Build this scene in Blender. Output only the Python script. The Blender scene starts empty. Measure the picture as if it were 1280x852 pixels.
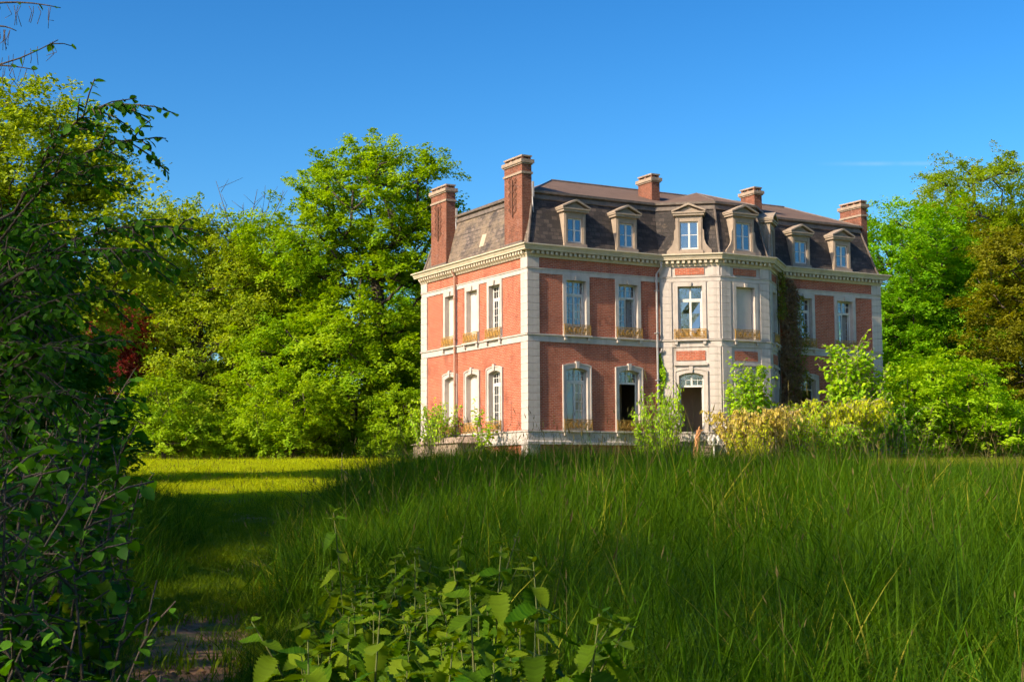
import bpy, math
import numpy as np
from mathutils import Matrix, Vector
R = math.radians
scn = bpy.context.scene
COL = scn.collection
# ------------------------------------------------------------------ camera
SUN_EL, SUN_AZ = 33.0, 233.0            # degrees; azimuth clockwise from +Y (the view direction)
cam = bpy.data.cameras.new('camera')
cam.sensor_width = 36.0
cam.lens = 51.65
cam.clip_end = 3000
cam.clip_start = 0.05
cam_o = bpy.data.objects.new('camera', cam)
COL.objects.link(cam_o)
cam_o.matrix_world = Matrix.Translation((0, 0, 1.5)) @ Matrix.Rotation(R(90 + 5.592), 4, 'X') @ Matrix.Rotation(R(-0.259), 4, 'Z')
scn.camera = cam_o
# ------------------------------------------------------------------ world, sun, exposure
world = bpy.data.worlds.new('World')
scn.world = world
world.use_nodes = True
wn, wl = world.node_tree.nodes, world.node_tree.links
bg = wn['Background']
sky = wn.new('ShaderNodeTexSky')
sky.sky_type = 'NISHITA'
sky.sun_disc = False
sky.sun_elevation = R(SUN_EL)
sky.sun_rotation = R(SUN_AZ)
sky.altitude = 50
sky.air_density = 1.0
sky.dust_density = 1.6
sky.ozone_density = 3.0
hsv = wn.new('ShaderNodeHueSaturation')
hsv.inputs['Saturation'].default_value = 1.3
hsv.inputs['Hue'].default_value = 0.49
gam = wn.new('ShaderNodeGamma')
gam.inputs['Gamma'].default_value = 1.5
wl.new(sky.outputs[0], hsv.inputs['Color'])
wl.new(hsv.outputs[0], gam.inputs['Color'])
# a faint vapour trail low in the sky on the right
def _dir(px, py):
    v = cam_o.matrix_world.to_3x3() @ Vector(((px - 640) / 1836.6, -(py - 426) / 1836.6, -1)); return v.normalized()
_a, _b = _dir(1010, 205), _dir(1235, 204)
_n = _a.cross(_b).normalized(); _t = (_b - _a).normalized(); _half = (_b - _a).length / 2; _m = ((_a + _b) / 2).normalized()
tc = wn.new('ShaderNodeTexCoord')
def _dot(v):
    d = wn.new('ShaderNodeVectorMath'); d.operation = 'DOT_PRODUCT'; d.inputs[1].default_value = v; wl.new(tc.outputs['Generated'], d.inputs[0])
    a = wn.new('ShaderNodeMath'); a.operation = 'ABSOLUTE'; wl.new(d.outputs['Value'], a.inputs[0]); return a.outputs[0]
def _fall(sock, a, b):
    r = wn.new('ShaderNodeMapRange'); r.interpolation_type = 'SMOOTHSTEP'; r.inputs[1].default_value = a; r.inputs[2].default_value = b; r.inputs[3].default_value = 1; r.inputs[4].default_value = 0
    wl.new(sock, r.inputs[0]); return r.outputs[0]
def _mul(a, b):
    q = wn.new('ShaderNodeMath'); q.operation = 'MULTIPLY'; wl.new(a, q.inputs[0])
    if isinstance(b, float): q.inputs[1].default_value = b
    else: wl.new(b, q.inputs[1])
    return q.outputs[0]
_s = wn.new('ShaderNodeVectorMath'); _s.operation = 'DOT_PRODUCT'; _s.inputs[1].default_value = _m; wl.new(tc.outputs['Generated'], _s.inputs[0])
_fr = wn.new('ShaderNodeMath'); _fr.operation = 'GREATER_THAN'; _fr.inputs[1].default_value = .5; wl.new(_s.outputs['Value'], _fr.inputs[0])
tnz = wn.new('ShaderNodeTexNoise'); tnz.inputs['Scale'].default_value = 60; wl.new(tc.outputs['Generated'], tnz.inputs['Vector'])
_off = _m.dot(_t)
_sh = wn.new('ShaderNodeVectorMath'); _sh.operation = 'DOT_PRODUCT'; _sh.inputs[1].default_value = _t; wl.new(tc.outputs['Generated'], _sh.inputs[0])
_sb = wn.new('ShaderNodeMath'); _sb.operation = 'SUBTRACT'; wl.new(_sh.outputs['Value'], _sb.inputs[0]); _sb.inputs[1].default_value = _off
_ab = wn.new('ShaderNodeMath'); _ab.operation = 'ABSOLUTE'; wl.new(_sb.outputs[0], _ab.inputs[0])
trail = _mul(_mul(_mul(_mul(_fall(_dot(_n), .0, .0022), _fall(_ab.outputs[0], _half * .3, _half)), _fr.outputs[0]), tnz.outputs[0]), .2)
tmx = wn.new('ShaderNodeMix'); tmx.data_type = 'RGBA'; tmx.inputs[7].default_value = (9, 10.5, 12, 1)
wl.new(trail, tmx.inputs[0]); wl.new(gam.outputs[0], tmx.inputs[6])
wl.new(tmx.outputs[2], bg.inputs['Color'])
bg.inputs['Strength'].default_value = 0.055
sun = bpy.data.lights.new('sun', 'SUN')
sun.energy = 5.0
sun.angle = R(0.53)
sun.color = (1.0, 0.83, 0.58)
sun_o = bpy.data.objects.new('sun', sun)
COL.objects.link(sun_o)
_d = Vector((math.sin(R(SUN_AZ)) * math.cos(R(SUN_EL)), math.cos(R(SUN_AZ)) * math.cos(R(SUN_EL)), math.sin(R(SUN_EL))))
sun_o.rotation_euler = _d.to_track_quat('Z', 'Y').to_euler()
sun_o.location = _d * 100
vs = scn.view_settings
vs.view_transform = 'Standard'
vs.look = 'None'
vs.gamma = 1.0
vs.exposure = 0.78
scn.cycles.max_bounces = 4
scn.cycles.use_adaptive_sampling = True
scn.cycles.adaptive_threshold = 0.04
scn.cycles.diffuse_bounces = 2
scn.cycles.glossy_bounces = 2
scn.cycles.transmission_bounces = 3
scn.cycles.transparent_max_bounces = 12

# ------------------------------------------------------------------ materials
def new_mat(name):
    m = bpy.data.materials.new(name)
    m.use_nodes = True
    nt = m.node_tree
    return m, nt.nodes, nt.links, nt.nodes['Principled BSDF']

def mixc(n, l, fac, a, b, mode='MIX'):
    x = n.new('ShaderNodeMix'); x.data_type = 'RGBA'; x.blend_type = mode
    for sock, v in ((x.inputs[0], fac), (x.inputs[6], a), (x.inputs[7], b)):
        if hasattr(v, 'links') or hasattr(v, 'is_output'):
            l.new(v, sock)
        elif isinstance(v, (int, float)):
            sock.default_value = v
        else:
            sock.default_value = (*v, 1) if len(v) == 3 else v
    return x.outputs[2]

def noise(n, l, vec, scale, detail=4, rough=.6):
    t = n.new('ShaderNodeTexNoise')
    t.inputs['Scale'].default_value = scale; t.inputs['Detail'].default_value = detail; t.inputs['Roughness'].default_value = rough
    if vec is not None: l.new(vec, t.inputs['Vector'])
    return t.outputs[0]

def ramp(n, l, fac, stops):
    r = n.new('ShaderNodeValToRGB')
    el = r.color_ramp.elements
    while len(el) < len(stops): el.new(.5)
    for e, (p, c) in zip(el, stops):
        e.position = p; e.color = (*c, 1) if len(c) == 3 else c
    l.new(fac, r.inputs[0])
    return r.outputs[0]

def rmpf(n, l, fac, a, b):
    t = n.new('ShaderNodeMapRange'); t.inputs[1].default_value = a; t.inputs[2].default_value = b
    l.new(fac, t.inputs[0]); return t.outputs[0]

def bump(n, l, h, strength, dist, bsdf):
    b = n.new('ShaderNodeBump'); b.inputs['Strength'].default_value = strength; b.inputs['Distance'].default_value = dist
    l.new(h, b.inputs['Height']); l.new(b.outputs[0], bsdf.inputs['Normal'])

def coord(n, which='Object'):
    return n.new('ShaderNodeTexCoord').outputs[which]

def simple(name, a, b, scale=6, rough=.8, bmp=.2, dist=.01, spec=.3, metal=0.):
    m, n, l, p = new_mat(name)
    v = coord(n)
    f = noise(n, l, v, scale, 6, .65)
    l.new(mixc(n, l, rmpf(n, l, f, .3, .7), a, b), p.inputs['Base Color'])
    p.inputs['Roughness'].default_value = rough
    p.inputs['Specular IOR Level'].default_value = spec
    p.inputs['Metallic'].default_value = metal
    if bmp: bump(n, l, noise(n, l, v, scale * 6, 5), bmp, dist, p)
    return m

def brick_mat(name, c1, c2, mortar, w=.225, h=.076, stain=(.16, .07, .05)):
    m, n, l, p = new_mat(name)
    uv = coord(n, 'UV')
    b = n.new('ShaderNodeTexBrick')
    l.new(uv, b.inputs['Vector'])
    b.inputs['Scale'].default_value = 1
    b.inputs['Color1'].default_value = (*c1, 1); b.inputs['Color2'].default_value = (*c2, 1); b.inputs['Mortar'].default_value = (*mortar, 1)
    b.inputs['Mortar Size'].default_value = .009; b.inputs['Mortar Smooth'].default_value = .2
    b.inputs['Brick Width'].default_value = w; b.inputs['Row Height'].default_value = h; b.inputs['Bias'].default_value = -.1
    f1 = noise(n, l, uv, 1.1, 6, .7)
    f2 = noise(n, l, uv, 9, 4, .7)
    c = mixc(n, l, rmpf(n, l, f1, .5, .78), b.outputs[0], stain)
    f4 = noise(n, l, uv, 2.6, 5, .75)
    c = mixc(n, l, rmpf(n, l, f4, .55, .80), c, tuple(.55 * x + .11 for x in c2))
    c = mixc(n, l, rmpf(n, l, f2, .50, .80), c, tuple(min(1, x * 1.35) for x in c2))
    f3 = noise(n, l, uv, 17, 3, .8)
    c = mixc(n, l, rmpf(n, l, f3, .54, .74), c, tuple(x * .45 for x in c1))
    l.new(c, p.inputs['Base Color'])
    p.inputs['Roughness'].default_value = .9; p.inputs['Specular IOR Level'].default_value = .15
    inv = n.new('ShaderNodeMath'); inv.operation = 'SUBTRACT'; inv.inputs[0].default_value = 1; l.new(b.outputs[1], inv.inputs[1])
    ad = n.new('ShaderNodeMath'); ad.operation = 'MULTIPLY_ADD'; l.new(f2, ad.inputs[0]); ad.inputs[1].default_value = .5; l.new(inv.outputs[0], ad.inputs[2])
    bump(n, l, ad.outputs[0], .7, .012, p)
    return m

def slate_mat(name, k=1.0, lichen=.48):
    m, n, l, p = new_mat(name)
    uv = coord(n, 'UV')
    b = n.new('ShaderNodeTexBrick')
    l.new(uv, b.inputs['Vector'])
    b.inputs['Scale'].default_value = 1
    b.inputs['Color1'].default_value = (.035 * k, .027 * k, .025 * k, 1); b.inputs['Color2'].default_value = (.15 * k, .112 * k, .092 * k, 1); b.inputs['Mortar'].default_value = (.02, .017, .015, 1)
    b.inputs['Mortar Size'].default_value = .02; b.inputs['Mortar Smooth'].default_value = .4; b.inputs['Bias'].default_value = -.25
    b.inputs['Brick Width'].default_value = .30; b.inputs['Row Height'].default_value = .20
    f1 = noise(n, l, uv, .9, 6, .7)
    f2 = noise(n, l, uv, 4.5, 5, .75)
    c = mixc(n, l, rmpf(n, l, f1, lichen, lichen + .24), b.outputs[0], (.20, .145, .095))
    c = mixc(n, l, rmpf(n, l, f2, .5, .75), c, (.03, .024, .022))
    l.new(c, p.inputs['Base Color'])
    p.inputs['Roughness'].default_value = .75
    sep = n.new('ShaderNodeSeparateXYZ'); l.new(uv, sep.inputs[0])
    md = n.new('ShaderNodeMath'); md.operation = 'PINGPONG'; md.inputs[1].default_value = .20
    fr = n.new('ShaderNodeMath'); fr.operation = 'DIVIDE'; fr.inputs[1].default_value = .20; l.new(sep.outputs[1], fr.inputs[0])
    fc = n.new('ShaderNodeMath'); fc.operation = 'FRACT'; l.new(fr.outputs[0], fc.inputs[0])
    om = n.new('ShaderNodeMath'); om.operation = 'SUBTRACT'; om.inputs[0].default_value = 1; l.new(fc.outputs[0], om.inputs[1])
    ad = n.new('ShaderNodeMath'); ad.operation = 'MULTIPLY_ADD'; l.new(f2, ad.inputs[0]); ad.inputs[1].default_value = .9; l.new(om.outputs[0], ad.inputs[2])
    bump(n, l, ad.outputs[0], 1.0, .07, p)
    return m

def leaf_mat(name, dark, light, trans=.35, rough=.6, rand=False, spec=.16, tip=None):
    m, n, l, p = new_mat(name)
    at = n.new('ShaderNodeAttribute'); at.attribute_name = 'tint'
    c = mixc(n, l, at.outputs['Fac'], dark, light)
    if rand:
        oi = n.new('ShaderNodeObjectInfo')
        c = mixc(n, l, rmpf(n, l, oi.outputs['Random'], 0, 1.6), c, tip or light)
    l.new(c, p.inputs['Base Color'])
    p.inputs['Roughness'].default_value = rough
    p.inputs['Specular IOR Level'].default_value = spec
    tr = n.new('ShaderNodeBsdfTranslucent')
    hs = n.new('ShaderNodeHueSaturation'); hs.inputs['Hue'].default_value = .49; hs.inputs['Value'].default_value = 1.5; hs.inputs['Saturation'].default_value = 1.1
    l.new(c, hs.inputs['Color']); l.new(hs.outputs[0], tr.inputs['Color'])
    ms = n.new('ShaderNodeMixShader'); ms.inputs[0].default_value = trans
    l.new(p.outputs[0], ms.inputs[1]); l.new(tr.outputs[0], ms.inputs[2])
    l.new(ms.outputs[0], n['Material Output'].inputs['Surface'])
    return m

def glass_mat(name, fac, tint):
    m, n, l, p = new_mat(name)
    n.remove(p)
    g = n.new('ShaderNodeBsdfGlossy'); g.inputs['Roughness'].default_value = .03; g.inputs['Color'].default_value = (.75, .8, .88, 1)
    t = n.new('ShaderNodeBsdfTransparent'); t.inputs['Color'].default_value = (*tint, 1)
    v = coord(n); bn = n.new('ShaderNodeBump'); bn.inputs['Strength'].default_value = .12; bn.inputs['Distance'].default_value = .03
    l.new(noise(n, l, v, 2.2, 2), bn.inputs['Height']); l.new(bn.outputs[0], g.inputs['Normal'])
    ms = n.new('ShaderNodeMixShader'); ms.inputs[0].default_value = fac
    l.new(t.outputs[0], ms.inputs[1]); l.new(g.outputs[0], ms.inputs[2]); l.new(ms.outputs[0], n['Material Output'].inputs['Surface'])
    return m

def streaked(m, amount, dark):
    """rain streaks and soot: noise drawn out along z"""
    n, l = m.node_tree.nodes, m.node_tree.links
    p = n['Principled BSDF']; src = p.inputs['Base Color'].links[0].from_socket
    mp = n.new('ShaderNodeMapping'); mp.inputs['Scale'].default_value = (3.2, 3.2, .32); l.new(coord(n), mp.inputs['Vector'])
    f = noise(n, l, mp.outputs[0], 1.0, 6, .7)
    f2 = noise(n, l, coord(n), .55, 3, .6)
    mu = n.new('ShaderNodeMath'); mu.operation = 'MULTIPLY'; l.new(rmpf(n, l, f, .48, .75), mu.inputs[0]); l.new(rmpf(n, l, f2, .35, .7), mu.inputs[1])
    m2 = n.new('ShaderNodeMath'); m2.operation = 'MULTIPLY'; l.new(mu.outputs[0], m2.inputs[0]); m2.inputs[1].default_value = amount
    l.new(mixc(n, l, m2.outputs[0], src, dark), p.inputs['Base Color'])
M = {}
M['brick'] = brick_mat('brick', (.33, .072, .036), (.45, .122, .064), (.42, .29, .22), stain=(.16, .052, .034))
M['chimney_brick'] = brick_mat('chimney_brick', (.17, .052, .03), (.24, .09, .055), (.20, .145, .11), stain=(.065, .033, .026))
M['stone'] = simple('pale_stone', (.49, .435, .395), (.38, .335, .305), 2.5, .85, .25, .006)
M['stone_old'] = simple('weathered_stone', (.36, .27, .20), (.20, .155, .12), 3.5, .9, .4, .01)
M['cream'] = simple('cream_paint', (.53, .45, .335), (.42, .35, .255), 3, .6, .12, .004)
M['white'] = simple('white_paint', (.62, .59, .56), (.50, .48, .45), 5, .5, .1, .002)
M['board'] = simple('white_board', (.56, .49, .43), (.50, .44, .38), 1.3, .7, .05, .002)
M['slate'] = slate_mat('slate', .62, .58)
M['slate_lichen'] = slate_mat('lichened_slate', 1.5, .38)
M['felt'] = simple('brown_roofing', (.155, .10, .075), (.11, .072, .055), 1.5, .9, .5, .02)
M['lead'] = simple('lead_flashing', (.17, .135, .11), (.075, .06, .052), 4, .6, .3, .01)
M['dormer'] = simple('dormer_wood', (.33, .265, .205), (.24, .185, .145), 4, .75, .3, .006)
M['iron_gold'] = simple('rusty_gilt_iron', (.50, .28, .06), (.22, .12, .03), 14, .6, .3, .004)
M['tie_iron'] = simple('rusted_tie', (.10, .045, .03), (.16, .075, .05), 9, .8, .4, .01)
M['iron'] = simple('dark_iron', (.06, .045, .04), (.12, .075, .05), 12, .6, .3, .004)
M['zinc'] = simple('zinc_pipe', (.36, .35, .36), (.24, .22, .21), 5, .5, .15, .004, .4, .3)
M['rust_pipe'] = simple('rusty_pipe', (.30, .14, .09), (.40, .26, .20), 5, .7, .2, .004)
M['interior'] = simple('dark_interior', (.30, .21, .15), (.22, .155, .115), 2, .9, 0)
M['inner_door'] = simple('brown_panelling', (.42, .25, .14), (.34, .20, .11), 3, .7, .1)
M['curtain'] = simple('grey_curtain', (.42, .38, .36), (.30, .27, .26), 3, .9, .2)
M['glass'] = glass_mat('window_glass', .26, (.5, .53, .56))
M['bark'] = simple('bark', (.11, .085, .065), (.05, .04, .032), 8, .95, .8, .03)
M['twig'] = simple('pale_twig', (.28, .21, .17), (.20, .15, .12), 8, .9, .3)
M['dead_wood'] = simple('split_timber', (.42, .20, .08), (.30, .15, .07), 9, .9, .6, .02)
M['lamp_white'] = simple('flaking_white_metal', (.72, .68, .62), (.5, .46, .4), 9, .6, .3)
streaked(M['stone'], .9, (.17, .145, .12)); streaked(M['cream'], .6, (.16, .13, .09)); streaked(M['brick'], .9, (.10, .042, .03)); streaked(M['chimney_brick'], .9, (.05, .03, .025)); streaked(M['white'], .4, (.3, .27, .24)); streaked(M['board'], .35, (.34, .30, .26))
LEAFP = dict(
    chestnut=((.092, .195, .004), (.235, .325, .010)),
    feather=((.10, .175, .008), (.255, .305, .018)),
    maple=((.068, .20, .004), (.18, .325, .010)),
    oak=((.09, .175, .006), (.23, .29, .014)),
    olive=((.085, .10, .006), (.165, .165, .012)),
    purple=((.10, .018, .018), (.18, .045, .025)),
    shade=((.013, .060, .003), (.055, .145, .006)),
    yellow=((.19, .25, .006), (.38, .39, .012)),
    lime=((.12, .26, .005), (.27, .385, .010)),
    pink=((.27, .24, .03), (.42, .33, .09)),
    ivy=((.08, .10, .014), (.16, .15, .024)),
    deadivy=((.13, .08, .045), (.20, .13, .07)),
)
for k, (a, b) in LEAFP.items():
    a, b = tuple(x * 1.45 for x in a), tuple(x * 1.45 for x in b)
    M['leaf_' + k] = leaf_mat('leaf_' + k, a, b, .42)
M['nettle'] = leaf_mat('nettle_leaf', (.010, .055, .002), (.048, .125, .004), .38, .6, True, .06, (.18, .24, .012))
M['grass_tall'] = leaf_mat('tall_grass_blade', (.004, .034, .001), (.060, .160, .003), .42, .6, True, .08, (.12, .21, .006))
M['grass_shade_tint'] = leaf_mat('shade_tinted_lawn_blade', (.05, .12, .003), (.13, .22, .006), .42, .6, True, .06, (.22, .27, .01))  # lawn blades with the tree shade put into their colour
M['grass_dry'] = leaf_mat('dry_meadow_blade', (.10, .16, .006), (.26, .28, .014), .42, .6, True, .06, (.38, .33, .05))
M['grass_lawn'] = leaf_mat('lawn_blade', (.20, .31, .004), (.36, .43, .010), .42, .6, True, .06, (.48, .48, .014))
M['seed'] = leaf_mat('grass_seed_head', (.08, .065, .02), (.16, .135, .045), .2, .8)
M['deadleaf'] = leaf_mat('dead_leaf', (.10, .05, .022), (.26, .15, .07), .1, .8)

# ------------------------------------------------------------------ mesh helpers
def tag(o, label=None, cat=None, group=None, kind=None):
    for k, v in (('label', label), ('category', cat), ('group', group), ('kind', kind)):
        if v: o[k] = v
    return o

def empty(name, loc=(0, 0, 0), rz=0, parent=None):
    o = bpy.data.objects.new(name, None)
    o.empty_display_size = .2
    COL.objects.link(o); o.location = loc; o.rotation_euler = (0, 0, rz)
    if parent: o.parent = parent
    return o

def link(name, me, parent=None, loc=None):
    o = bpy.data.objects.new(name, me)
    COL.objects.link(o)
    if parent: o.parent = parent
    if loc is not None: o.location = loc
    return o

class MB:
    def __init__(s): s.v = []; s.f = []
    def face(s, pts):
        i = len(s.v); s.v += [tuple(p) for p in pts]; s.f.append(tuple(range(i, i + len(pts))))
    def box(s, x0, x1, y0, y1, z0, z1):
        s.hexa([(x0, y0, z0), (x1, y0, z0), (x1, y1, z0), (x0, y1, z0), (x0, y0, z1), (x1, y0, z1), (x1, y1, z1), (x0, y1, z1)])
    def hexa(s, p):
        i = len(s.v); s.v += [tuple(q) for q in p]
        for f in ((0, 3, 2, 1), (4, 5, 6, 7), (0, 1, 5, 4), (1, 2, 6, 5), (2, 3, 7, 6), (3, 0, 4, 7)):
            s.f.append(tuple(i + k for k in f))
    def prism(s, poly, fn, o0, o1):
        """poly [(s,z)] extruded from o0 to o1 through fn(s,o,z)"""
        a = [fn(p[0], o0, p[1]) for p in poly]; b = [fn(p[0], o1, p[1]) for p in poly]
        n = len(poly)
        s.face(b); s.face(a[::-1])
        for i in range(n): s.face((a[i], a[(i + 1) % n], b[(i + 1) % n], b[i]))
    def tube(s, pts, rad, k=6, closed=False):
        pts = [Vector(p) for p in pts]; n = len(pts)
        if not hasattr(rad, '__len__'): rad = [rad] * n
        base = len(s.v); up = Vector((.13, .21, .97))
        for i, p in enumerate(pts):
            if closed: t = pts[(i + 1) % n] - pts[i - 1]
            else: t = pts[min(i + 1, n - 1)] - pts[max(i - 1, 0)]
            t.normalize()
            a = t.cross(up)
            if a.length < .05: a = t.cross(Vector((1, 0, 0)))
            a.normalize(); b = t.cross(a)
            for j in range(k):
                q = 2 * math.pi * j / k
                s.v.append(tuple(p + (a * math.cos(q) + b * math.sin(q)) * rad[i]))
        for i in range(n if closed else n - 1):
            for j in range(k):
                i2 = (i + 1) % n
                s.f.append((base + i * k + j, base + i * k + (j + 1) % k, base + i2 * k + (j + 1) % k, base + i2 * k + j))
        if not closed:
            s.f.append(tuple(base + j for j in range(k))[::-1]); s.f.append(tuple(base + (n - 1) * k + j for j in range(k)))
    def build(s, name, mat, parent=None, loc=None, smooth=False):
        me = bpy.data.meshes.new(name)
        me.from_pydata(s.v, [], s.f)
        V = np.array(s.v, dtype=float)
        uv = np.zeros((len(me.loops), 2))
        k = 0
        for f in s.f:
            p = V[list(f)]
            nrm = np.zeros(3)
            for a in range(len(f)):
                nrm += np.cross(p[a], p[(a + 1) % len(f)])
            ln = np.linalg.norm(nrm); nrm = nrm / ln if ln > 0 else np.array([0, 0, 1.])
            h = math.hypot(nrm[0], nrm[1])
            if h > .3:
                t = np.array([-nrm[1] / h, nrm[0] / h, 0]); w = np.cross(nrm, t)
                uv[k:k + len(f), 0] = p @ t; uv[k:k + len(f), 1] = p @ w
            else:
                uv[k:k + len(f), 0] = p[:, 0]; uv[k:k + len(f), 1] = p[:, 1]
            k += len(f)
        ul = me.uv_layers.new(name='UVMap'); ul.data.foreach_set('uv', uv.ravel())
        if mat: me.materials.append(M[mat] if isinstance(mat, str) else mat)
        if smooth: me.polygons.foreach_set('use_smooth', [True] * len(me.polygons))
        me.update()
        return link(name, me, parent, loc)

def mesh_np(name, V, F, mat, tint=None, smooth=False):
    """triangles or quads from numpy arrays"""
    me = bpy.data.meshes.new(name)
    V = np.asarray(V, dtype=np.float32); F = np.asarray(F, dtype=np.int32)
    n, k = F.shape
    me.vertices.add(len(V)); me.vertices.foreach_set('co', V.ravel())
    me.loops.add(n * k); me.loops.foreach_set('vertex_index', F.ravel())
    me.polygons.add(n); me.polygons.foreach_set('loop_start', np.arange(n, dtype=np.int32) * k)
    try: me.polygons.foreach_set('loop_total', np.full(n, k, dtype=np.int32))
    except Exception: pass
    if smooth: me.polygons.foreach_set('use_smooth', np.ones(n, dtype=bool))
    if tint is not None:
        a = me.attributes.new('tint', 'FLOAT', 'FACE'); a.data.foreach_set('value', np.asarray(tint, dtype=np.float32))
    me.update(calc_edges=True)
    if mat: me.materials.append(M[mat] if isinstance(mat, str) else mat)
    return me

# ------------------------------------------------------------------ terrain
def sstep(a, b, x):
    t = np.clip((x - a) / float(b - a), 0, 1); return t * t * (3 - 2 * t)
def path_x(y):
    return np.interp(y, [0, 10, 16, 30, 45, 60, 80], [-1.6, -2.25, -3.2, -5.2, -9.0, -11.5, -13])
def path_hw(y):
    return np.interp(y, [0, 10, 16, 24, 30, 38, 50, 62, 80], [.42, .42, .55, .85, 1.4, 3.0, 5.8, 7.5, 8])
def ground_z(x, y):
    x = np.asarray(x, float); y = np.asarray(y, float)
    z = .042 * np.clip(y - 8, 0, 60) * (1 - 0) - .0 
    z = z + .12 * sstep(66, 80, y) + 9 * sstep(92, 190, y) + 6 * sstep(190, 500, y)
    dx = x - path_x(y)
    left = sstep(.4, 2.4, -dx - path_hw(y)) * .35 * (1 - sstep(40, 60, y))
    right = sstep(.2, 2.5, dx - path_hw(y)) * .16 * (1 - sstep(48, 60, y))
    wob = .05 * np.sin(x * .9 + 1.3) * np.cos(y * .7) + .03 * np.sin(x * 2.1 + y * 1.7)
    return z + left + right + wob
def gz(x, y): return float(ground_z(x, y))

xs = np.concatenate([np.linspace(-700, -70, 16), np.linspace(-60, 60, 161), np.linspace(70, 700, 16)])
ys = np.concatenate([np.linspace(-300, -30, 8), np.linspace(-24, 100, 166), np.linspace(110, 1500, 24)])
X, Y = np.meshgrid(xs, ys)
Z = ground_z(X, Y)
nx, ny = len(xs), len(ys)
ii = (np.arange(ny - 1)[:, None] * nx + np.arange(nx - 1)[None, :]).ravel()
m, n, l, p = new_mat('meadow_soil')
v = coord(n)
c = mixc(n, l, rmpf(n, l, noise(n, l, v, .7, 6), .35, .65), (.08, .11, .012), (.17, .19, .02))
c = mixc(n, l, rmpf(n, l, noise(n, l, v, 14, 5), .5, .8), c, (.05, .04, .018))
l.new(c, p.inputs['Base Color']); p.inputs['Roughness'].default_value = .95; p.inputs['Specular IOR Level'].default_value = .1
bump(n, l, noise(n, l, v, 25, 5), .6, .03, p)
ground = link('ground', mesh_np('ground', np.stack([X, Y, Z], -1).reshape(-1, 3), np.stack([ii, ii + 1, ii + nx + 1, ii + nx], 1), m, smooth=True))
tag(ground, kind='structure')
# trodden path
py = np.linspace(2, 44, 120); pv = []; W = 9
for y in py:
    w = .42 + .10 * math.sin(y * 1.7) + .07 * math.sin(y * 4.1)
    for k in range(W):
        x = path_x(y) + (k / (W - 1) - .5) * 2 * w
        pv.append((x, y, gz(x, y) + .012))
ii = (np.arange(len(py) - 1)[:, None] * W + np.arange(W - 1)[None, :]).ravel()
m, n, l, p = new_mat('path_earth')
v = coord(n)
c = mixc(n, l, rmpf(n, l, noise(n, l, v, 6, 6), .35, .65), (.15, .075, .038), (.26, .15, .085))
c = mixc(n, l, rmpf(n, l, noise(n, l, v, 2.3, 4), .48, .6), c, (.06, .085, .016))
l.new(c, p.inputs['Base Color']); p.inputs['Roughness'].default_value = .95
bump(n, l, noise(n, l, v, 40, 5), .7, .03, p)
path = link('path', mesh_np('path', pv, np.stack([ii, ii + 1, ii + W + 1, ii + W], 1), m, smooth=True))
tag(path, kind='structure')

# ------------------------------------------------------------------ mansion
ZP = 3.91                                # top of the plinth, house z = 0
HZ0 = -1.75                              # foot of the walls
HOUSE = empty('mansion', (.72, 65.05, ZP), R(29.907))
tag(HOUSE, 'abandoned red brick mansion with pale stone trim and slate mansard roof', 'mansion')
LX, LY = 21.15, 10.55
A, B, C_, D = (7.2, 0.), (9.35, -1.85), (12.25, -1.85), (14.4, 0.)
PER = [(0, 0), A, B, C_, D, (LX, 0), (LX, LY), (0, LY)]

def offset_poly(poly, o):
    n = len(poly); out = []
    for i in range(n):
        p0, p1, p2 = Vector(poly[i - 1]), Vector(poly[i]), Vector(poly[(i + 1) % n])
        d1 = (p1 - p0).normalized(); d2 = (p2 - p1).normalized()
        n1 = Vector((d1.y, -d1.x)); n2 = Vector((d2.y, -d2.x))
        q = p1 + (n1 + n2) * (o / (1 + n1.dot(n2)))
        out.append((q.x, q.y))
    return out

def sweep(mb, profile, poly=PER, only=None):
    rings = [[(x, y, z) for x, y in offset_poly(poly, o)] for o, z in profile]
    for a, b in zip(rings[:-1], rings[1:]):
        for i in range(len(poly)):
            j = (i + 1) % len(poly)
            if only is None or i in only: mb.face((a[i], a[j], b[j], b[i]))
    return rings

class Fac:
    def __init__(s, p0, p1):
        s.O = Vector(p0); s.L = (Vector(p1) - s.O).length; s.u = (Vector(p1) - s.O).normalized(); s.n = Vector((s.u.y, -s.u.x))
    def __call__(s, a, o, z):
        q = s.O + s.u * a + s.n * o
        return (q.x, q.y, z)
    def box(s, mb, s0, s1, o0, o1, z0, z1):
        mb.hexa([s(s0, o1, z0), s(s1, o1, z0), s(s1, o0, z0), s(s0, o0, z0), s(s0, o1, z1), s(s1, o1, z1), s(s1, o0, z1), s(s0, o0, z1)])

FL = Fac((0, LY), (0, 0)); FF = Fac((0, 0), A); F1 = Fac(A, B); F2 = Fac(B, C_); F3 = Fac(C_, D)
FR = Fac(D, (LX, 0)); FE = Fac((LX, 0), (LX, LY)); FB = Fac((LX, LY), (0, LY))

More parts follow.
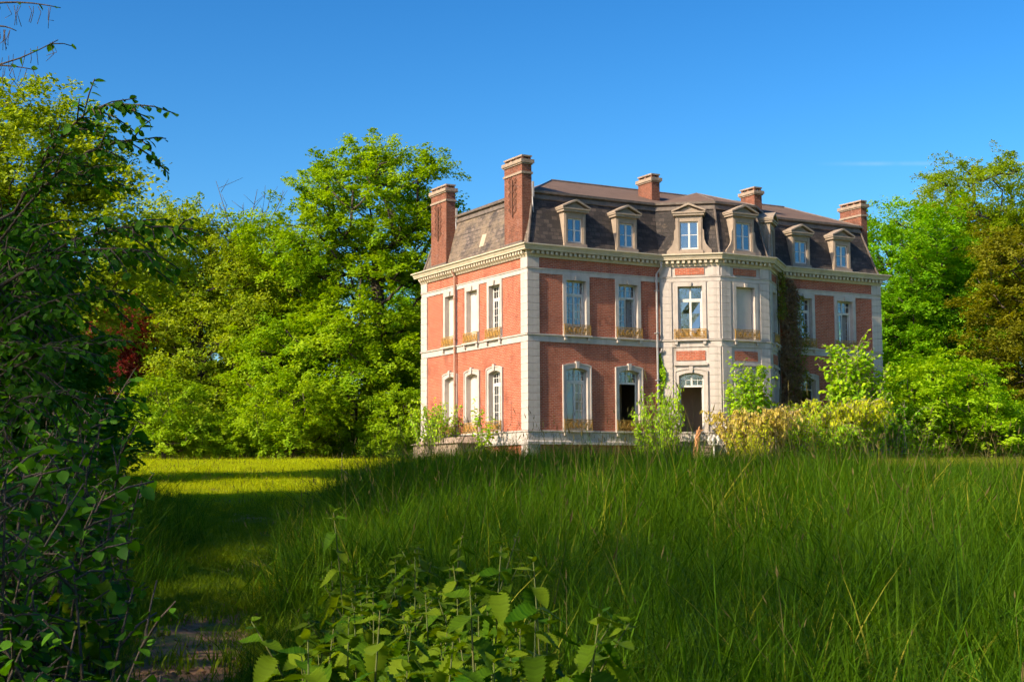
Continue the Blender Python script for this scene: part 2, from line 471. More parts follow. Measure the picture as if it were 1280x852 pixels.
def wall(fc, holes, z0, z1, mat, name='brick_wall', th=.42):
    S = sorted({0, fc.L, *[h[0] for h in holes], *[h[1] for h in holes]})
    Zs = sorted({z0, z1, *[h[2] for h in holes], *[h[3] for h in holes]})
    mb = MB(); inn = MB()
    for a, b in zip(S[:-1], S[1:]):
        for c, d in zip(Zs[:-1], Zs[1:]):
            if any(a >= h[0] - 1e-6 and b <= h[1] + 1e-6 and c >= h[2] - 1e-6 and d <= h[3] + 1e-6 for h in holes): continue
            mb.face((fc(a, 0, c), fc(b, 0, c), fc(b, 0, d), fc(a, 0, d)))
            inn.face((fc(a, -th, c), fc(b, -th, c), fc(b, -th, d), fc(a, -th, d)))
    for s0, s1, c, d in holes:
        for q in (((s0, c), (s0, d)), ((s1, c), (s1, d)), ((s0, c), (s1, c)), ((s0, d), (s1, d))):
            (a, e), (b, g) = q
            mb.face((fc(a, -.012, e), fc(b, -.012, g), fc(b, -th, g), fc(a, -th, e)))
    mb.build(name, mat, HOUSE)
    inn.build('plaster_lining', 'interior', HOUSE)

rng = np.random.default_rng(7)

def arch_pts(s0, s1, zs, rise, n=9):
    if rise <= 0: return [(s0, zs), (s1, zs)]
    return [(s0 + (s1 - s0) * i / (n - 1), zs + rise * (1 - (2 * i / (n - 1) - 1) ** 2)) for i in range(n)]

def railing(fc, par, c, w, z0, h, o=.16):
    mb = MB()
    s0, s1 = c - w / 2, c + w / 2
    rail = MB()
    fc.box(mb, s0, s1, o - .03, o, z0 + h - .035, z0 + h)
    fc.box(mb, s0, s1, o - .025, o - .005, z0 + .015, z0 + .04)
    for q in (s0, s1 - .03): fc.box(mb, q, q + .03, o - .03, o, z0, z0 + h)
    fc.box(mb, s0, s0 + .025, .0, o - .03, z0 + h - .03, z0 + h - .005); fc.box(mb, s1 - .025, s1, .0, o - .03, z0 + h - .03, z0 + h - .005)
    nn = 5; st = (w - .06) / nn; r = min(st, h - .08) * .46
    for i in range(nn):
        cc = s0 + .03 + st * (i + .5); zc = z0 + .04 + (h - .075) / 2
        mb.tube([fc(cc + r * math.cos(t), o - .015, zc + r * math.sin(t)) for t in np.linspace(0, 2 * math.pi, 13)[:-1]], .017, 4, True)
        for sg in (1, -1):
            sp = [fc(cc + sg * (r * .8 - r * .55 * t) * math.cos(2.6 + t * 5), o - .015, zc + sg * (r * .8 - r * .55 * t) * math.sin(2.6 + t * 5)) for t in np.linspace(0, 1, 8)]
            mb.tube(sp, .015, 4)
        fc.box(mb, cc + st / 2 - .008, cc + st / 2 + .008, o - .023, o - .007, z0 + .03, z0 + h - .03)
        for e in (.2, .8):
            mb.tube([fc(cc - st * .5, o - .015, z0 + .04 + (h - .07) * e), fc(cc, o - .015, z0 + .04 + (h - .07) * (e * 1.3 - .15)), fc(cc + st * .5, o - .015, z0 + .04 + (h - .07) * e)], .013, 4)
    mb.build('railing', 'iron_gold', par)

def window(fc, c, z0, zs, rise, w=1.12, kind='panes', sw=.19, zout=None, rail=.5, transom=.62, key=True, rows=4, sill=True, name='window', door=False, label=None):
    """one window of the mansion; returns the wall hole"""
    W = empty(name, (0, 0, 0), 0, HOUSE)
    if label: W['label'] = label
    s0, s1 = c - w / 2, c + w / 2
    inner = [(s0, z0)] + arch_pts(s0, s1, zs, rise) + [(s1, z0)]
    if rise > 0:
        outer = [(s0 - sw, z0)] + arch_pts(s0 - sw, s1 + sw, zs + sw * 1.18, rise * .85) + [(s1 + sw, z0)]
    else:
        outer = [(s0 - sw, z0), (s0 - sw, zout or zs + sw), (s1 + sw, zout or zs + sw), (s1 + sw, z0)]
    mb = MB(); o1 = .055
    for i in range(len(inner) - 1):
        a, b = inner[i], inner[i + 1]; d, e = outer[i], outer[i + 1]
        mb.face((fc(a[0], o1, a[1]), fc(b[0], o1, b[1]), fc(e[0], o1, e[1]), fc(d[0], o1, d[1])))
        mb.face((fc(a[0], o1, a[1]), fc(b[0], o1, b[1]), fc(b[0], -.27, b[1]), fc(a[0], -.27, a[1])))
        mb.face((fc(d[0], o1, d[1]), fc(e[0], o1, e[1]), fc(e[0], -.05, e[1]), fc(d[0], -.05, d[1])))
    if rise > 0:   # thin raised lip round the arch
        lip = [(s0 - sw - .004, z0)] + arch_pts(s0 - sw - .004, s1 + sw + .004, zs + sw * 1.18 + .004, rise * .85) + [(s1 + sw + .004, z0)]
        lin = [(s0 - sw + .05, z0)] + arch_pts(s0 - sw + .05, s1 + sw - .05, zs + sw * 1.18 - .05, rise * .85) + [(s1 + sw - .05, z0)]
        for i in range(len(lip) - 1):
            a, b = lin[i], lin[i + 1]; d, e = lip[i], lip[i + 1]
            mb.hexa([fc(a[0], .09, a[1]), fc(b[0], .09, b[1]), fc(b[0], .04, b[1]), fc(a[0], .04, a[1]), fc(d[0], .09, d[1]), fc(e[0], .09, e[1]), fc(e[0], .04, e[1]), fc(d[0], .04, d[1])])
    mb.build('surround', 'stone', W)
    if key:
        kb = MB(); kt = zs + rise + sw + .10 if rise > 0 else (zout or zs + sw) - .02
        kb.prism([(c - .065, zs + rise - .01), (c + .065, zs + rise - .01), (c + .095, kt), (c - .095, kt)], fc, .0, .13)
        kb.build('keystone', 'stone', W)
    if sill:
        sb = MB()
        fc.box(sb, s0 - sw - .05, s1 + sw + .05, -.2, .20, z0 - .075, z0 + .0)
        fc.box(sb, s0 - sw + .02, s0 - sw + .16, 0, .15, z0 - .24, z0 - .078); fc.box(sb, s1 + sw - .16, s1 + sw - .02, 0, .15, z0 - .24, z0 - .078)
        sb.build('sill', 'stone', W)
    if rail: railing(fc, W, c, w + .36, z0 + .002, rail)
    fb = MB(); gl = MB(); oF = -.20
    zt = zs - transom + (.14 if rise > 0 else 0)
    ztop = zs + rise
    if kind == 'blind':
        bb = MB()
        bb.prism(inner, fc, -.24, -.20)
        for q in (c - .004,): fc.box(bb, q, q + .008, -.2, -.197, z0 + .02, zs - .02)
        bb.build('shutter_board', 'board', W)
    else:
        t = .065
        ins = inner
        fc.box(fb, s0, s0 + t, oF - .05, oF, z0, zs); fc.box(fb, s1 - t, s1, oF - .05, oF, z0, zs)
        if rise > 0:
            top = arch_pts(s0, s1, zs, rise); bot = arch_pts(s0, s1, zs - .07, rise)
            for i in range(len(top) - 1):
                fb.hexa([fc(bot[i][0], oF, bot[i][1]), fc(bot[i + 1][0], oF, bot[i + 1][1]), fc(bot[i + 1][0], oF - .05, bot[i + 1][1]), fc(bot[i][0], oF - .05, bot[i][1]),
                         fc(top[i][0], oF, top[i][1]), fc(top[i + 1][0], oF, top[i + 1][1]), fc(top[i + 1][0], oF - .05, top[i + 1][1]), fc(top[i][0], oF - .05, top[i][1])])
        else:
            fc.box(fb, s0 + t, s1 - t, oF - .05, oF, zs - t, zs)
        fc.box(fb, s0 + t, s1 - t, oF - .05, oF + .015, zt - .045, zt + .045)          # transom
        fc.box(fb, c - .04, c + .04, oF - .05, oF + .01, zt + .045, ztop - .05)         # top mullion
        for a, b in ((s0 + t, c - .04), (c + .04, s1 - t)):
            m_ = (a + b) / 2; zm = zt + .045 + (zs - zt) * .5
            if not (kind == 'plain'):
                fc.box(fb, m_ - .012, m_ + .012, oF - .04, oF - .005, zt + .045, zs - .02); fc.box(fb, a, b, oF - .04, oF - .006, zm - .012, zm + .012)
            gl.face((fc(a, oF - .03, zt + .04), fc(b, oF - .03, zt + .04), fc(b, oF - .03, zs + rise * .6), fc(a, oF - .03, zs + rise * .6)))
        leaves = {'panes': (1, 1), 'left': (1, 0), 'plain': (1, 1), 'half': (1, 1), 'dooropen': (0, 0), 'open': (0, 0)}[kind]
        for side, on in zip((0, 1), leaves):
            a, b = ((s0 + t, c), (c, s1 - t))[side]
            if not on: continue
            lt = .05
            fc.box(fb, a, a + lt, oF - .045, oF + .005, z0, zt - .045); fc.box(fb, b - lt, b, oF - .045, oF + .005, z0, zt - .045)
            fc.box(fb, a + lt, b - lt, oF - .045, oF + .004, z0, z0 + .12); fc.box(fb, a + lt, b - lt, oF - .045, oF + .004, zt - .1, zt - .045)
            if kind != 'plain' and not (kind == 'half' and side == 0):
                m_ = (a + b) / 2
                fc.box(fb, m_ - .012, m_ + .012, oF - .04, oF - .004, z0 + .12, zt - .1)
                for i in range(1, rows + 1):
                    zz = z0 + .12 + (zt - .1 - z0 - .12) * i / (rows + 1)
                    fc.box(fb, a + lt, b - lt, oF - .04, oF - .005, zz - .012, zz + .012)
            for zi in range(3):
                za, zb = z0 + .1 + (zt - .18 - z0) * zi / 3, z0 + .1 + (zt - .18 - z0) * (zi + 1) / 3; w_ = rng.normal(size=4) * .006
                gl.face((fc(a + lt, oF - .03 + w_[0], za), fc(b - lt, oF - .03 + w_[1], za), fc(b - lt, oF - .03 + w_[2], zb), fc(a + lt, oF - .03 + w_[3], zb)))
        if kind in ('left', 'dooropen'):      # right leaf swung inwards
            ib = MB(); s_ = s1 - t
            for dz in (z0 + .02, zt - .12): fc.box(ib, s_ - .05, s_, -.75, oF - .05, dz, dz + .08)
            for oo in (-.27, -.50, -.75): fc.box(ib, s_ - .045, s_ - .005, oo - .04, oo, z0 + .1, zt - .12)
            for i in range(1, rows + 1):
                zz = z0 + .1 + (zt - .2 - z0) * i / (rows + 1); fc.box(ib, s_ - .04, s_ - .01, -.75, -.27, zz - .012, zz + .012)
            ib.build('open_leaf', 'white', W)
        if kind == 'left':
            cb = MB(); pts = []
            for i in range(15):
                q = c + .05 + i * .03; pts.append((q, -.45 + .035 * math.sin(i * 1.9)))
            for i in range(14):
                (a, o_), (b, o2) = pts[i], pts[i + 1]; k0 = .0 if i > 3 else .25
                cb.face((fc(a + k0 * .3, o_, z0 + .05), fc(b + k0 * .3, o2, z0 + .05), fc(b, o2, zt), fc(a, o_, zt)))
            cb.build('curtain', 'curtain', W, smooth=True)
        if kind in ('open', 'dooropen'):
            db = MB(); fc.box(db, c - .75, c + .75, -1.75, -1.7, z0, zs + .2)
            for a in (c - .62, c + .06):
                for za, zb in ((z0 + .15, z0 + .9), (z0 + 1.05, zs - .1)): fc.box(db, a, a + .56, -1.7, -1.67, za, zb)
            db.build('inner_door', 'inner_door', W)
        fb.build('frame', 'white', W)
        if gl.f: gl.build('glass', 'glass', W)
    return (s0 - sw + .02, s1 + sw - .02, z0 - .02, (zs + sw * 1.0 if rise > 0 else (zout or zs + sw) - .02))

ZB, ZST = 4.3, 7.27
def upper(fc, c, kind, **k): return window(fc, c, 4.32, 6.82, 0, 1.06, kind, .18, 7.05, rail=.48, **k)
def lower(fc, c, kind, **k): return window(fc, c, .02, 2.72, .12, 1.12, kind, .20, rail=.5, **k)

hl = [upper(FL, LY - 7.45, 'blind', label='boarded white upper window by the rusty downpipe'), upper(FL, LY - 5.2, 'blind'), upper(FL, LY - 3.0, 'panes'),
      lower(FL, LY - 7.45, 'blind'), lower(FL, LY - 5.2, 'blind'), lower(FL, LY - 3.0, 'panes')]
wall(FL, hl, HZ0, 7.9, 'brick')
hf = [upper(FF, 2.53, 'panes'), upper(FF, 5.38, 'left', label='upper window with an open leaf and a limp grey curtain'),
      lower(FF, 2.53, 'half'), lower(FF, 5.38, 'open', label='ground floor window standing open to a dark room')]
wall(FF, hf, HZ0, 7.9, 'brick')
h1 = [window(F1, F1.L / 2, 4.32, 6.82, 0, 1.14, 'plain', .18, 7.02, rail=.48), ]
hd = window(F1, F1.L / 2, -.40, 2.62, .14, 1.14, 'dooropen', .2, rail=0, sill=False, name='entrance_door', label='tall entrance doorway with one glazed leaf swung open')
wall(F1, h1 + [hd], HZ0, 7.9, 'stone', 'stone_wall')
h2 = [window(F2, F2.L / 2, 4.32, 6.82, 0, 1.10, 'blind', .18, 7.02, rail=.48, label='upper bay window closed off by a streaked white board'), window(F2, F2.L / 2, .02, 2.62, .14, 1.1, 'panes', .2, rail=.5)]
wall(F2, h2, HZ0, 7.9, 'stone', 'stone_wall')
h3 = [window(F3, F3.L / 2, 4.32, 6.82, 0, 1.10, 'panes', .18, 7.02, rail=.48), window(F3, F3.L / 2, .02, 2.62, .14, 1.1, 'panes', .2, rail=.5)]
wall(F3, h3, HZ0, 7.9, 'stone', 'stone_wall')
hr = [upper(FR, 1.6, 'panes'), upper(FR, 4.33, 'left'), lower(FR, 1.68, 'open'), lower(FR, 4.33, 'panes')]
wall(FR, hr, HZ0, 7.9, 'brick')
he = [upper(FE, 3.0, 'open', rows=2), upper(FE, 7.4, 'panes'), lower(FE, 3.0, 'panes'), lower(FE, 7.4, 'panes')]
wall(FE, he, HZ0, 7.9, 'brick')
hb = [upper(FB, 3.0, 'panes'), upper(FB, 8.0, 'panes'), upper(FB, 13.0, 'panes'), upper(FB, 18.0, 'panes')]
wall(FB, hb, HZ0, 7.9, 'brick')
mb = MB()
for zf in (-.45, 4.0, 7.8):
    mb.face([(x, y, zf) for x, y in offset_poly(PER, -.43)])
mb.face([(.45, 5.1, -.4), (LX - 3.4, 5.1, -.4), (LX - 3.4, 5.1, 7.7), (.45, 5.1, 7.7)])
for x in (4.0, 7.3, 14.3): mb.face([(x, .45, -.4), (x, 5.1, -.4), (x, 5.1, 7.7), (x, .45, 7.7)])
mb.build('floors_and_partitions', 'interior', HOUSE)

# stone courses
def course(name, prof, mat): 
    mb = MB(); sweep(mb, prof); return mb.build(name, mat, HOUSE)
course('plinth_ledge', [(.0, -.62), (.11, -.62), (.11, -.50), (.05, -.44), (.05, -.10), (.10, -.05), (.10, .0), (.0, .012)], 'stone')
course('string_course', [(.0, 3.965), (.045, 3.965), (.045, 4.22), (.10, 4.25), (.10, 4.305), (0, 4.315)], 'stone')
course('upper_string_course', [(.0, 7.04), (.04, 7.04), (.04, 7.22), (.075, 7.235), (.075, 7.275), (0, 7.28)], 'stone')
course('cornice', [(.0, 7.755), (.075, 7.755), (.10, 7.86), (.13, 7.87), (.13, 8.03), (.33, 8.04), (.34, 8.12), (.36, 8.13), (.40, 8.24), (.46, 8.25), (.46, 8.31), (.10, 8.345), (-.06, 8.36)], 'cream')
mb = MB()
for fc in (FL, FF, F1, F2, F3, FR, FE, FB):
    k = int(fc.L / .245); st = fc.L / k
    for i in range(k):
        s = (i + .5) * st
        fc.box(mb, s - .062, s + .062, .11, .27, 7.885, 8.025)
o = mb.build('dentil_row', 'cream', HOUSE); o['kind'] = 'stuff'
# brick panels of the stone bay
for fc in (F1, F2, F3):
    for z0, z1 in ((7.36, 7.68), (3.33, 3.78)):
        mb = MB(); w = .68
        fc.box(mb, fc.L / 2 - w, fc.L / 2 + w, -.1, .035, z0, z1); mb.build('brick_panel', 'brick', HOUSE)
    mb = MB(); fc.box(mb, fc.L / 2 - .78, fc.L / 2 + .78, 0, .12, 3.10, 3.20); fc.box(mb, fc.L / 2 - .72, fc.L / 2 + .72, 0, .09, 3.2, 3.24)
    mb.build('hood_mould', 'stone', HOUSE)

# pilasters of single blocks
blocks_done = {}
def pilaster(name, mk):
    """mk(z0,z1,grow) -> MB of one block; every course is an object of its own"""
    P_ = empty(name, (0, 0, 0), 0, HOUSE)
    for za, zb in ((.02, 3.95), (4.325, 7.03), (7.29, 7.75), (HZ0, -.63)):
        k = max(1, round((zb - za) / .328)); h = (zb - za) / k
        me = None
        for i in range(k):
            if me is None:
                o = mk(.005, h - .005).build('stone_block', 'stone', P_, (0, 0, za)); me = o.data
            else:
                o = link('stone_block', me, P_, (0, 0, za + i * h))
    return P_
def boxer(x0, x1, y0, y1):
    def f(a, b):
        mb = MB(); mb.box(x0, x1, y0, y1, a, b); return mb
    return f
def facer(fc, s0, s1, out=.06):
    def f(a, b):
        mb = MB(); fc.box(mb, s0, s1, -.1, out, a, b); return mb
    return f
pilaster('corner_pilaster', boxer(-.06, .56, -.06, .55))
pilaster('corner_pilaster', boxer(-.06, .5, LY - .6, LY + .06))
pilaster('corner_pilaster', boxer(LX - .57, LX + .06, -.06, .55))
for fc in (F1, F2, F3):
    pilaster('bay_pilaster', facer(fc, .03, .56)); pilaster('bay_pilaster', facer(fc, fc.L - .56, fc.L - .03))

# mansard
TOP_IN = .72
prof = [(-.02, 8.34), (-.10, 8.55), (-.22, 9.0), (-.42, 9.8), (-.62, 10.55), (-.70, 10.86)]
mb = MB(); sweep(mb, prof, only=(7,)); mb.build('mansard_side', 'slate_lichen', HOUSE)['label'] = 'lichen-covered left slope of the mansard roof'
mb = MB(); rings = sweep(mb, prof, only=range(7))
roof = mb.build('mansard_roof', 'slate', HOUSE)
mb = MB(); sweep(mb, [(-.66, 10.52), (-.56, 10.56), (-.60, 10.74), (-.64, 10.80), (-.50, 10.83), (-.50, 10.94), (-.70, 10.98)]); mb.build('roof_kerb', 'lead', roof)
for (x, y), in_pts in zip(PER, range(len(PER))):
    pts = []
    for o_, z in prof:
        q = offset_poly(PER, o_ + .02)[in_pts]; pts.append((q[0], q[1], z + .01))
    if in_pts in (1, 4): continue
    mb = MB(); mb.tube(pts, .055, 6); mb.build('hip_roll', 'lead', roof)
top = [(x, y, 10.97) for x, y in offset_poly(PER, -.66)]
mb = MB()
x0, y0 = offset_poly(PER, -.64)[0]; x1, y1 = offset_poly(PER, -.64)[6]
YR, ZR = 5.27, 12.62; RA, RB = (4.5, YR, ZR), (19.4, YR, ZR)
c0, c1, c2, c3 = (x0, y0, 10.95), (x1, y0, 10.95), (x1, y1, 10.95), (x0, y1, 10.95)
mb.face((c0, c1, RB, RA)); mb.face((c1, c2, RB)); mb.face((c2, c3, RA, RB)); mb.face((c3, c0, RA))
q = offset_poly(PER, -.6)
ap = (10.8, 1.75, 11.95); bk = (10.8, 3.6, 11.98)
bA, bB, bC, bD = [(q[i][0], q[i][1], 10.955) for i in (1, 2, 3, 4)]
gA, gD = (q[1][0] - .25, y0 + .35, 11.0), (q[4][0] + .25, y0 + .35, 11.0)
mb.face((bA, bB, ap)); mb.face((bB, bC, ap)); mb.face((bC, bD, ap)); mb.face((bA, ap, bk, gA)); mb.face((bD, gD, bk, ap))
up = mb.build('upper_roof', 'felt', HOUSE)
mb = MB(); mb.tube([RA, RB], .07, 6); mb.tube([c0, RA], .05, 5); mb.tube([c1, RB], .05, 5); mb.tube([ap, bk], .05, 5); mb.tube([bB, ap], .04, 5); mb.tube([bC, ap], .04, 5)
mb.build('ridge_capping', 'lead', up)

# dormers
def dormer(fc, c, w=1.17, zt=10.12, scroll=False, of=-.02, kind=0, zb=8.36):
    Dm = empty('dormer', (0, 0, 0), 0, HOUSE)
    s0, s1 = c - w / 2, c + w / 2; back = -.85; pw = .2
    mb = MB()
    for a, b in ((s0, s0 + pw), (s1 - pw, s1)):
        fc.box(mb, a, b, of - .12, of, zb, zt - .14)
        fc.box(mb, a + .05, b - .05, of, of + .03, zb + .12, zt - .26)
    fc.box(mb, s0 + pw, s1 - pw, of - .12, of - .003, zt - .42, zt - .14)
    fc.box(mb, s0 - .03, s1 + .03, of - .12, of + .07, zb + .02, zb + .16)
    fc.box(mb, s0 + .003, s0 + .05, back, of - .12, zb, zt - .14); fc.box(mb, s1 - .05, s1 - .003, back, of - .12, zb, zt - .14)
    fc.box(mb, s0 + pw, s1 - pw, of - .12, of - .02, zb + .16, zb + .22)
    mb.build('dormer_case', 'dormer', Dm)
    mb = MB()
    fc.box(mb, s0 - .10, s1 + .10, back - .1, of + .13, zt - .14, zt - .04)
    fc.box(mb, s0 - .15, s1 + .15, back - .1, of + .18, zt - .04, zt + .03)
    pk = zt + .42
    mb.prism([(s0 - .02, zt + .03), (s1 + .02, zt + .03), (c, pk - .1)], fc, back - .2, of + .03)
    for sg in (-1, 1):
        e = c + sg * (w / 2 + .17)
        pl = [(e, zt + .03), (e, zt + .10), (c, pk + .03), (c, pk - .07)]
        mb.prism(pl if sg > 0 else pl[::-1], fc, back - .3, of + .19)
    mb.build('pediment', 'dormer', Dm)
    fb = MB(); gl = MB(); a, b = s0 + pw, s1 - pw; z0, z1 = zb + .22, zt - .42; oF = of - .08
    fc.box(fb, a, a + .05, oF - .04, oF, z0, z1); fc.box(fb, b - .05, b, oF - .04, oF, z0, z1); fc.box(fb, a + .05, b - .05, oF - .04, oF, z1 - .06, z1); fc.box(fb, a + .05, b - .05, oF - .04, oF, z0, z0 + .07)
    fc.box(fb, (a + b) / 2 - .045, (a + b) / 2 + .045, oF - .04, oF + .01, z0 + .07, z1 - .06)
    zm = z0 + (z1 - z0) * .52
    fc.box(fb, a + .05, (a + b) / 2 - .045, oF - .035, oF - .005, zm - .015, zm + .015); fc.box(fb, (a + b) / 2 + .045, b - .05, oF - .035, oF - .005, zm - .015, zm + .015)
    fb.build('frame', 'white', Dm)
    gl.face((fc(a + .03, oF - .02, z0 + .03), fc(b - .03, oF - .02, z0 + .03), fc(b - .03, oF - .02, z1 - .03), fc(a + .03, oF - .02, z1 - .03)))
    gl.build('glass', 'glass', Dm)
    if kind:
        cb = MB(); fc.box(cb, a + .05, (a + b) / 2 + .02, oF - .2, oF - .19, z0 + .03, z1 - .05); cb.build('curtain', 'curtain', Dm)
    bx = MB(); fc.box(bx, s0 + .06, s1 - .06, back, back + .02, zb, zt - .2); bx.build('dormer_back', 'interior', Dm)
    if scroll:
        for sg in (-1, 1):
            e = c + sg * w / 2
            pts = [(e, zb + .02), (e + sg * .42, zb + .02), (e + sg * .42, zb + .16), (e + sg * .30, zb + .28), (e + sg * .16, zb + .46), (e + sg * .08, zb + .72), (e + sg * .07, zb + 1.1), (e, zb + 1.2)]
            mb = MB(); mb.prism(pts if sg > 0 else pts[::-1], fc, of - .1, of - .01); mb.build('scroll', 'dormer', Dm)
for c, k in ((2.53, 0), (5.38, 1)): dormer(FF, c, kind=k)
for c, k in ((1.55, 1), (4.28, 0)): dormer(FR, c, kind=k)
dormer(F1, F1.L / 2, 1.26, 10.32, True, .0, 0); dormer(F2, F2.L / 2, 1.26, 10.32, True, .0, 1); dormer(F3, F3.L / 2, 1.26, 10.32, True, .0, 0)
# skylight on the side slope
mb = MB(); s_, zz = LY - 4.6, 9.0
fk = FL
mb.hexa([fk(s_ - .22, -.17, 8.85), fk(s_ + .22, -.17, 8.85), fk(s_ + .22, -.3, 8.85), fk(s_ - .22, -.3, 8.85), fk(s_ - .22, -.36, 9.5), fk(s_ + .22, -.36, 9.5), fk(s_ + .22, -.5, 9.5), fk(s_ - .22, -.5, 9.5)])
sk = mb.build('roof_hatch', 'dormer', HOUSE)
mb = MB()
for q in (-.2, -.06, .08, ):
    mb.hexa([fk(s_ + q, -.14, 8.87), fk(s_ + q + .11, -.14, 8.87), fk(s_ + q + .11, -.17, 8.87), fk(s_ + q, -.17, 8.87), fk(s_ + q, -.33, 9.48), fk(s_ + q + .11, -.33, 9.48), fk(s_ + q + .11, -.36, 9.48), fk(s_ + q, -.36, 9.48)])
mb.build('hatch_boards', 'cream', sk)

# chimneys
def chimney(x0, x1, y0, y1, zb, zt, orn=False, band=True):
    Ch = empty('chimney', (0, 0, 0), 0, HOUSE)
    mb = MB(); mb.box(x0, x1, y0, y1, zb, zt - .42); mb.build('shaft', 'chimney_brick', Ch)
    mb = MB()
    if band: mb.box(x0 - .05, x1 + .05, y0 - .05, y1 + .05, zt - .86, zt - .76)
    mb.box(x0 - .05, x1 + .05, y0 - .05, y1 + .05, zt - .42, zt - .36)
    mb.box(x0 - .10, x1 + .10, y0 - .10, y1 + .10, zt - .36, zt - .20)
    mb.build('cap_moulding', 'stone_old', Ch)
    mb = MB()
    for xx in (x0 + .02, x1 - .14):
        k = max(2, int((y1 - y0) / .42))
        for i in range(k + 1):
            yy = y0 + .02 + (y1 - y0 - .16) * i / k
            mb.box(xx, xx + .12, yy, yy + .12, zt - .2, zt - .07)
    mb.build('cowl_piers', 'chimney_brick', Ch)
    mb = MB(); mb.box(x0 - .02, x1 + .02, y0 - .02, y1 + .02, zt - .07, zt); mb.build('cap_slab', 'stone_old', Ch)
    mb = MB(); mb.box(x0 - .04, x1 + .04, y0 - .04, y1 + .04, zb - .02, zb + .22); mb.build('flashing', 'lead', Ch)
    if orn:
        mb = MB(); yc = (y0 + y1) / 2 + .02; xo = x0 - .045; zc = (zb + zt) / 2 + .15
        mb.tube([(xo, yc, zc - .85), (xo, yc, zc + .9)], .03, 5)
        for sg in (-1, 1):
            for k in range(5):
                zz = zc - .7 + k * .33
                mb.tube([(xo, yc + sg * (.03 + .30 * math.sin(t * 2.9)), zz + .42 * t) for t in np.linspace(0, 1, 7)], .017, 5)
                mb.tube([(xo, yc + sg * (.27 + .07 * math.cos(t)), zz + .2 + .07 * math.sin(t)) for t in np.linspace(0, 5, 8)], .014, 4)
        mb.build('iron_tie', 'tie_iron', Ch)
        mb = MB(); mb.tube([(x1 + .03, y0 - .02, zt - 1.9), (x1 + .10, y0 - .06, zb + .2)], .035, 5); mb.tube([(x1 + .05, y0 - .05, zt - 1.9), (x1 + .05, y0 - .05, zt - 1.2)], .06, 5); mb.build('stay_pipe', 'zinc', Ch)
    return Ch
chimney(.02, .52, .50, 2.12, 8.34, 12.50, True)
chimney(.02, .52, 7.96, 9.62, 8.34, 12.50, True)
chimney(8.15, 8.62, 1.85, 3.0, 10.9, 12.72, band=False)
chimney(14.5, 14.98, 1.8, 2.9, 11.0, 12.68, band=False)
chimney(LX - .42, LX - .02, .72, 2.32, 8.34, 12.38)

# rainwater pipes
def pipe(fc, s, mat, z1=7.75, elbow=True):
    P_ = []
    mb = MB()
    if elbow: mb.tube([fc(s + .16, .3, 7.95), fc(s + .16, .28, 7.7), fc(s, .12, 7.42), fc(s, .12, HZ0)], .055, 7)
    else: mb.tube([fc(s, .3, 7.95), fc(s, .14, 7.7), fc(s, .14, HZ0)], .06, 7)
    for z in (.4, 2.4, 4.6, 6.6): fc.box(mb, s - .08, s + .08, .0, .19, z, z + .05)
    mb.build('downpipe', mat, HOUSE, smooth=False)
pipe(FF, 6.95, 'zinc'); pipe(FL, LY - 6.78, 'rust_pipe', elbow=False)
mb = MB(); mb.tube([F1(.10, .2, 3.9), F1(.08, .2, 3.8), F1(-.12, .16, 3.6), F1(-.12, .16, HZ0)], .05, 6); mb.build('downpipe', 'zinc', HOUSE)
mb = MB(); mb.tube([F2(.05, .16, .4), F2(.05, .16, -1)], .05, 6); mb.tube([F2(F2.L - .62, .2, 2.4), F2(F2.L - .62, .2, .2), F2(F2.L - .62, .2, -1.2)], .045, 6); mb.build('downpipe', 'lamp_white', HOUSE)

def hw(x, y, z=0.):
    q = HOUSE_M @ Vector((x, y, z)); return q
HOUSE_M = Matrix.Translation((.72, 65.05, ZP)) @ Matrix.Rotation(R(29.907), 4, 'Z')

# ------------------------------------------------------------------ plants: generators
def leaves_np(rng, P, Nrm, size, asp=.62, fold=.18):
    """one folded two-triangle leaf per point"""
    n = len(P)
    t = rng.normal(size=(n, 3)); t -= (t * Nrm).sum(1, keepdims=True) * Nrm
    t /= np.linalg.norm(t, axis=1, keepdims=True) + 1e-9
    b = np.cross(Nrm, t)
    L = size[:, None]
    base = P - t * L * .5; tip = P + t * L * .5 - Nrm * L * .12
    lf = P + b * L * asp * .5 + Nrm * L * fold * .6; rt = P - b * L * asp * .5 + Nrm * L * fold * .6
    V = np.stack([base, rt, tip, lf], 1).reshape(-1, 3)
    i = np.arange(n)[:, None] * 4
    F = np.concatenate([i + np.array([[0, 1, 2]]), i + np.array([[0, 2, 3]])], 1).reshape(-1, 3)
    return V, F

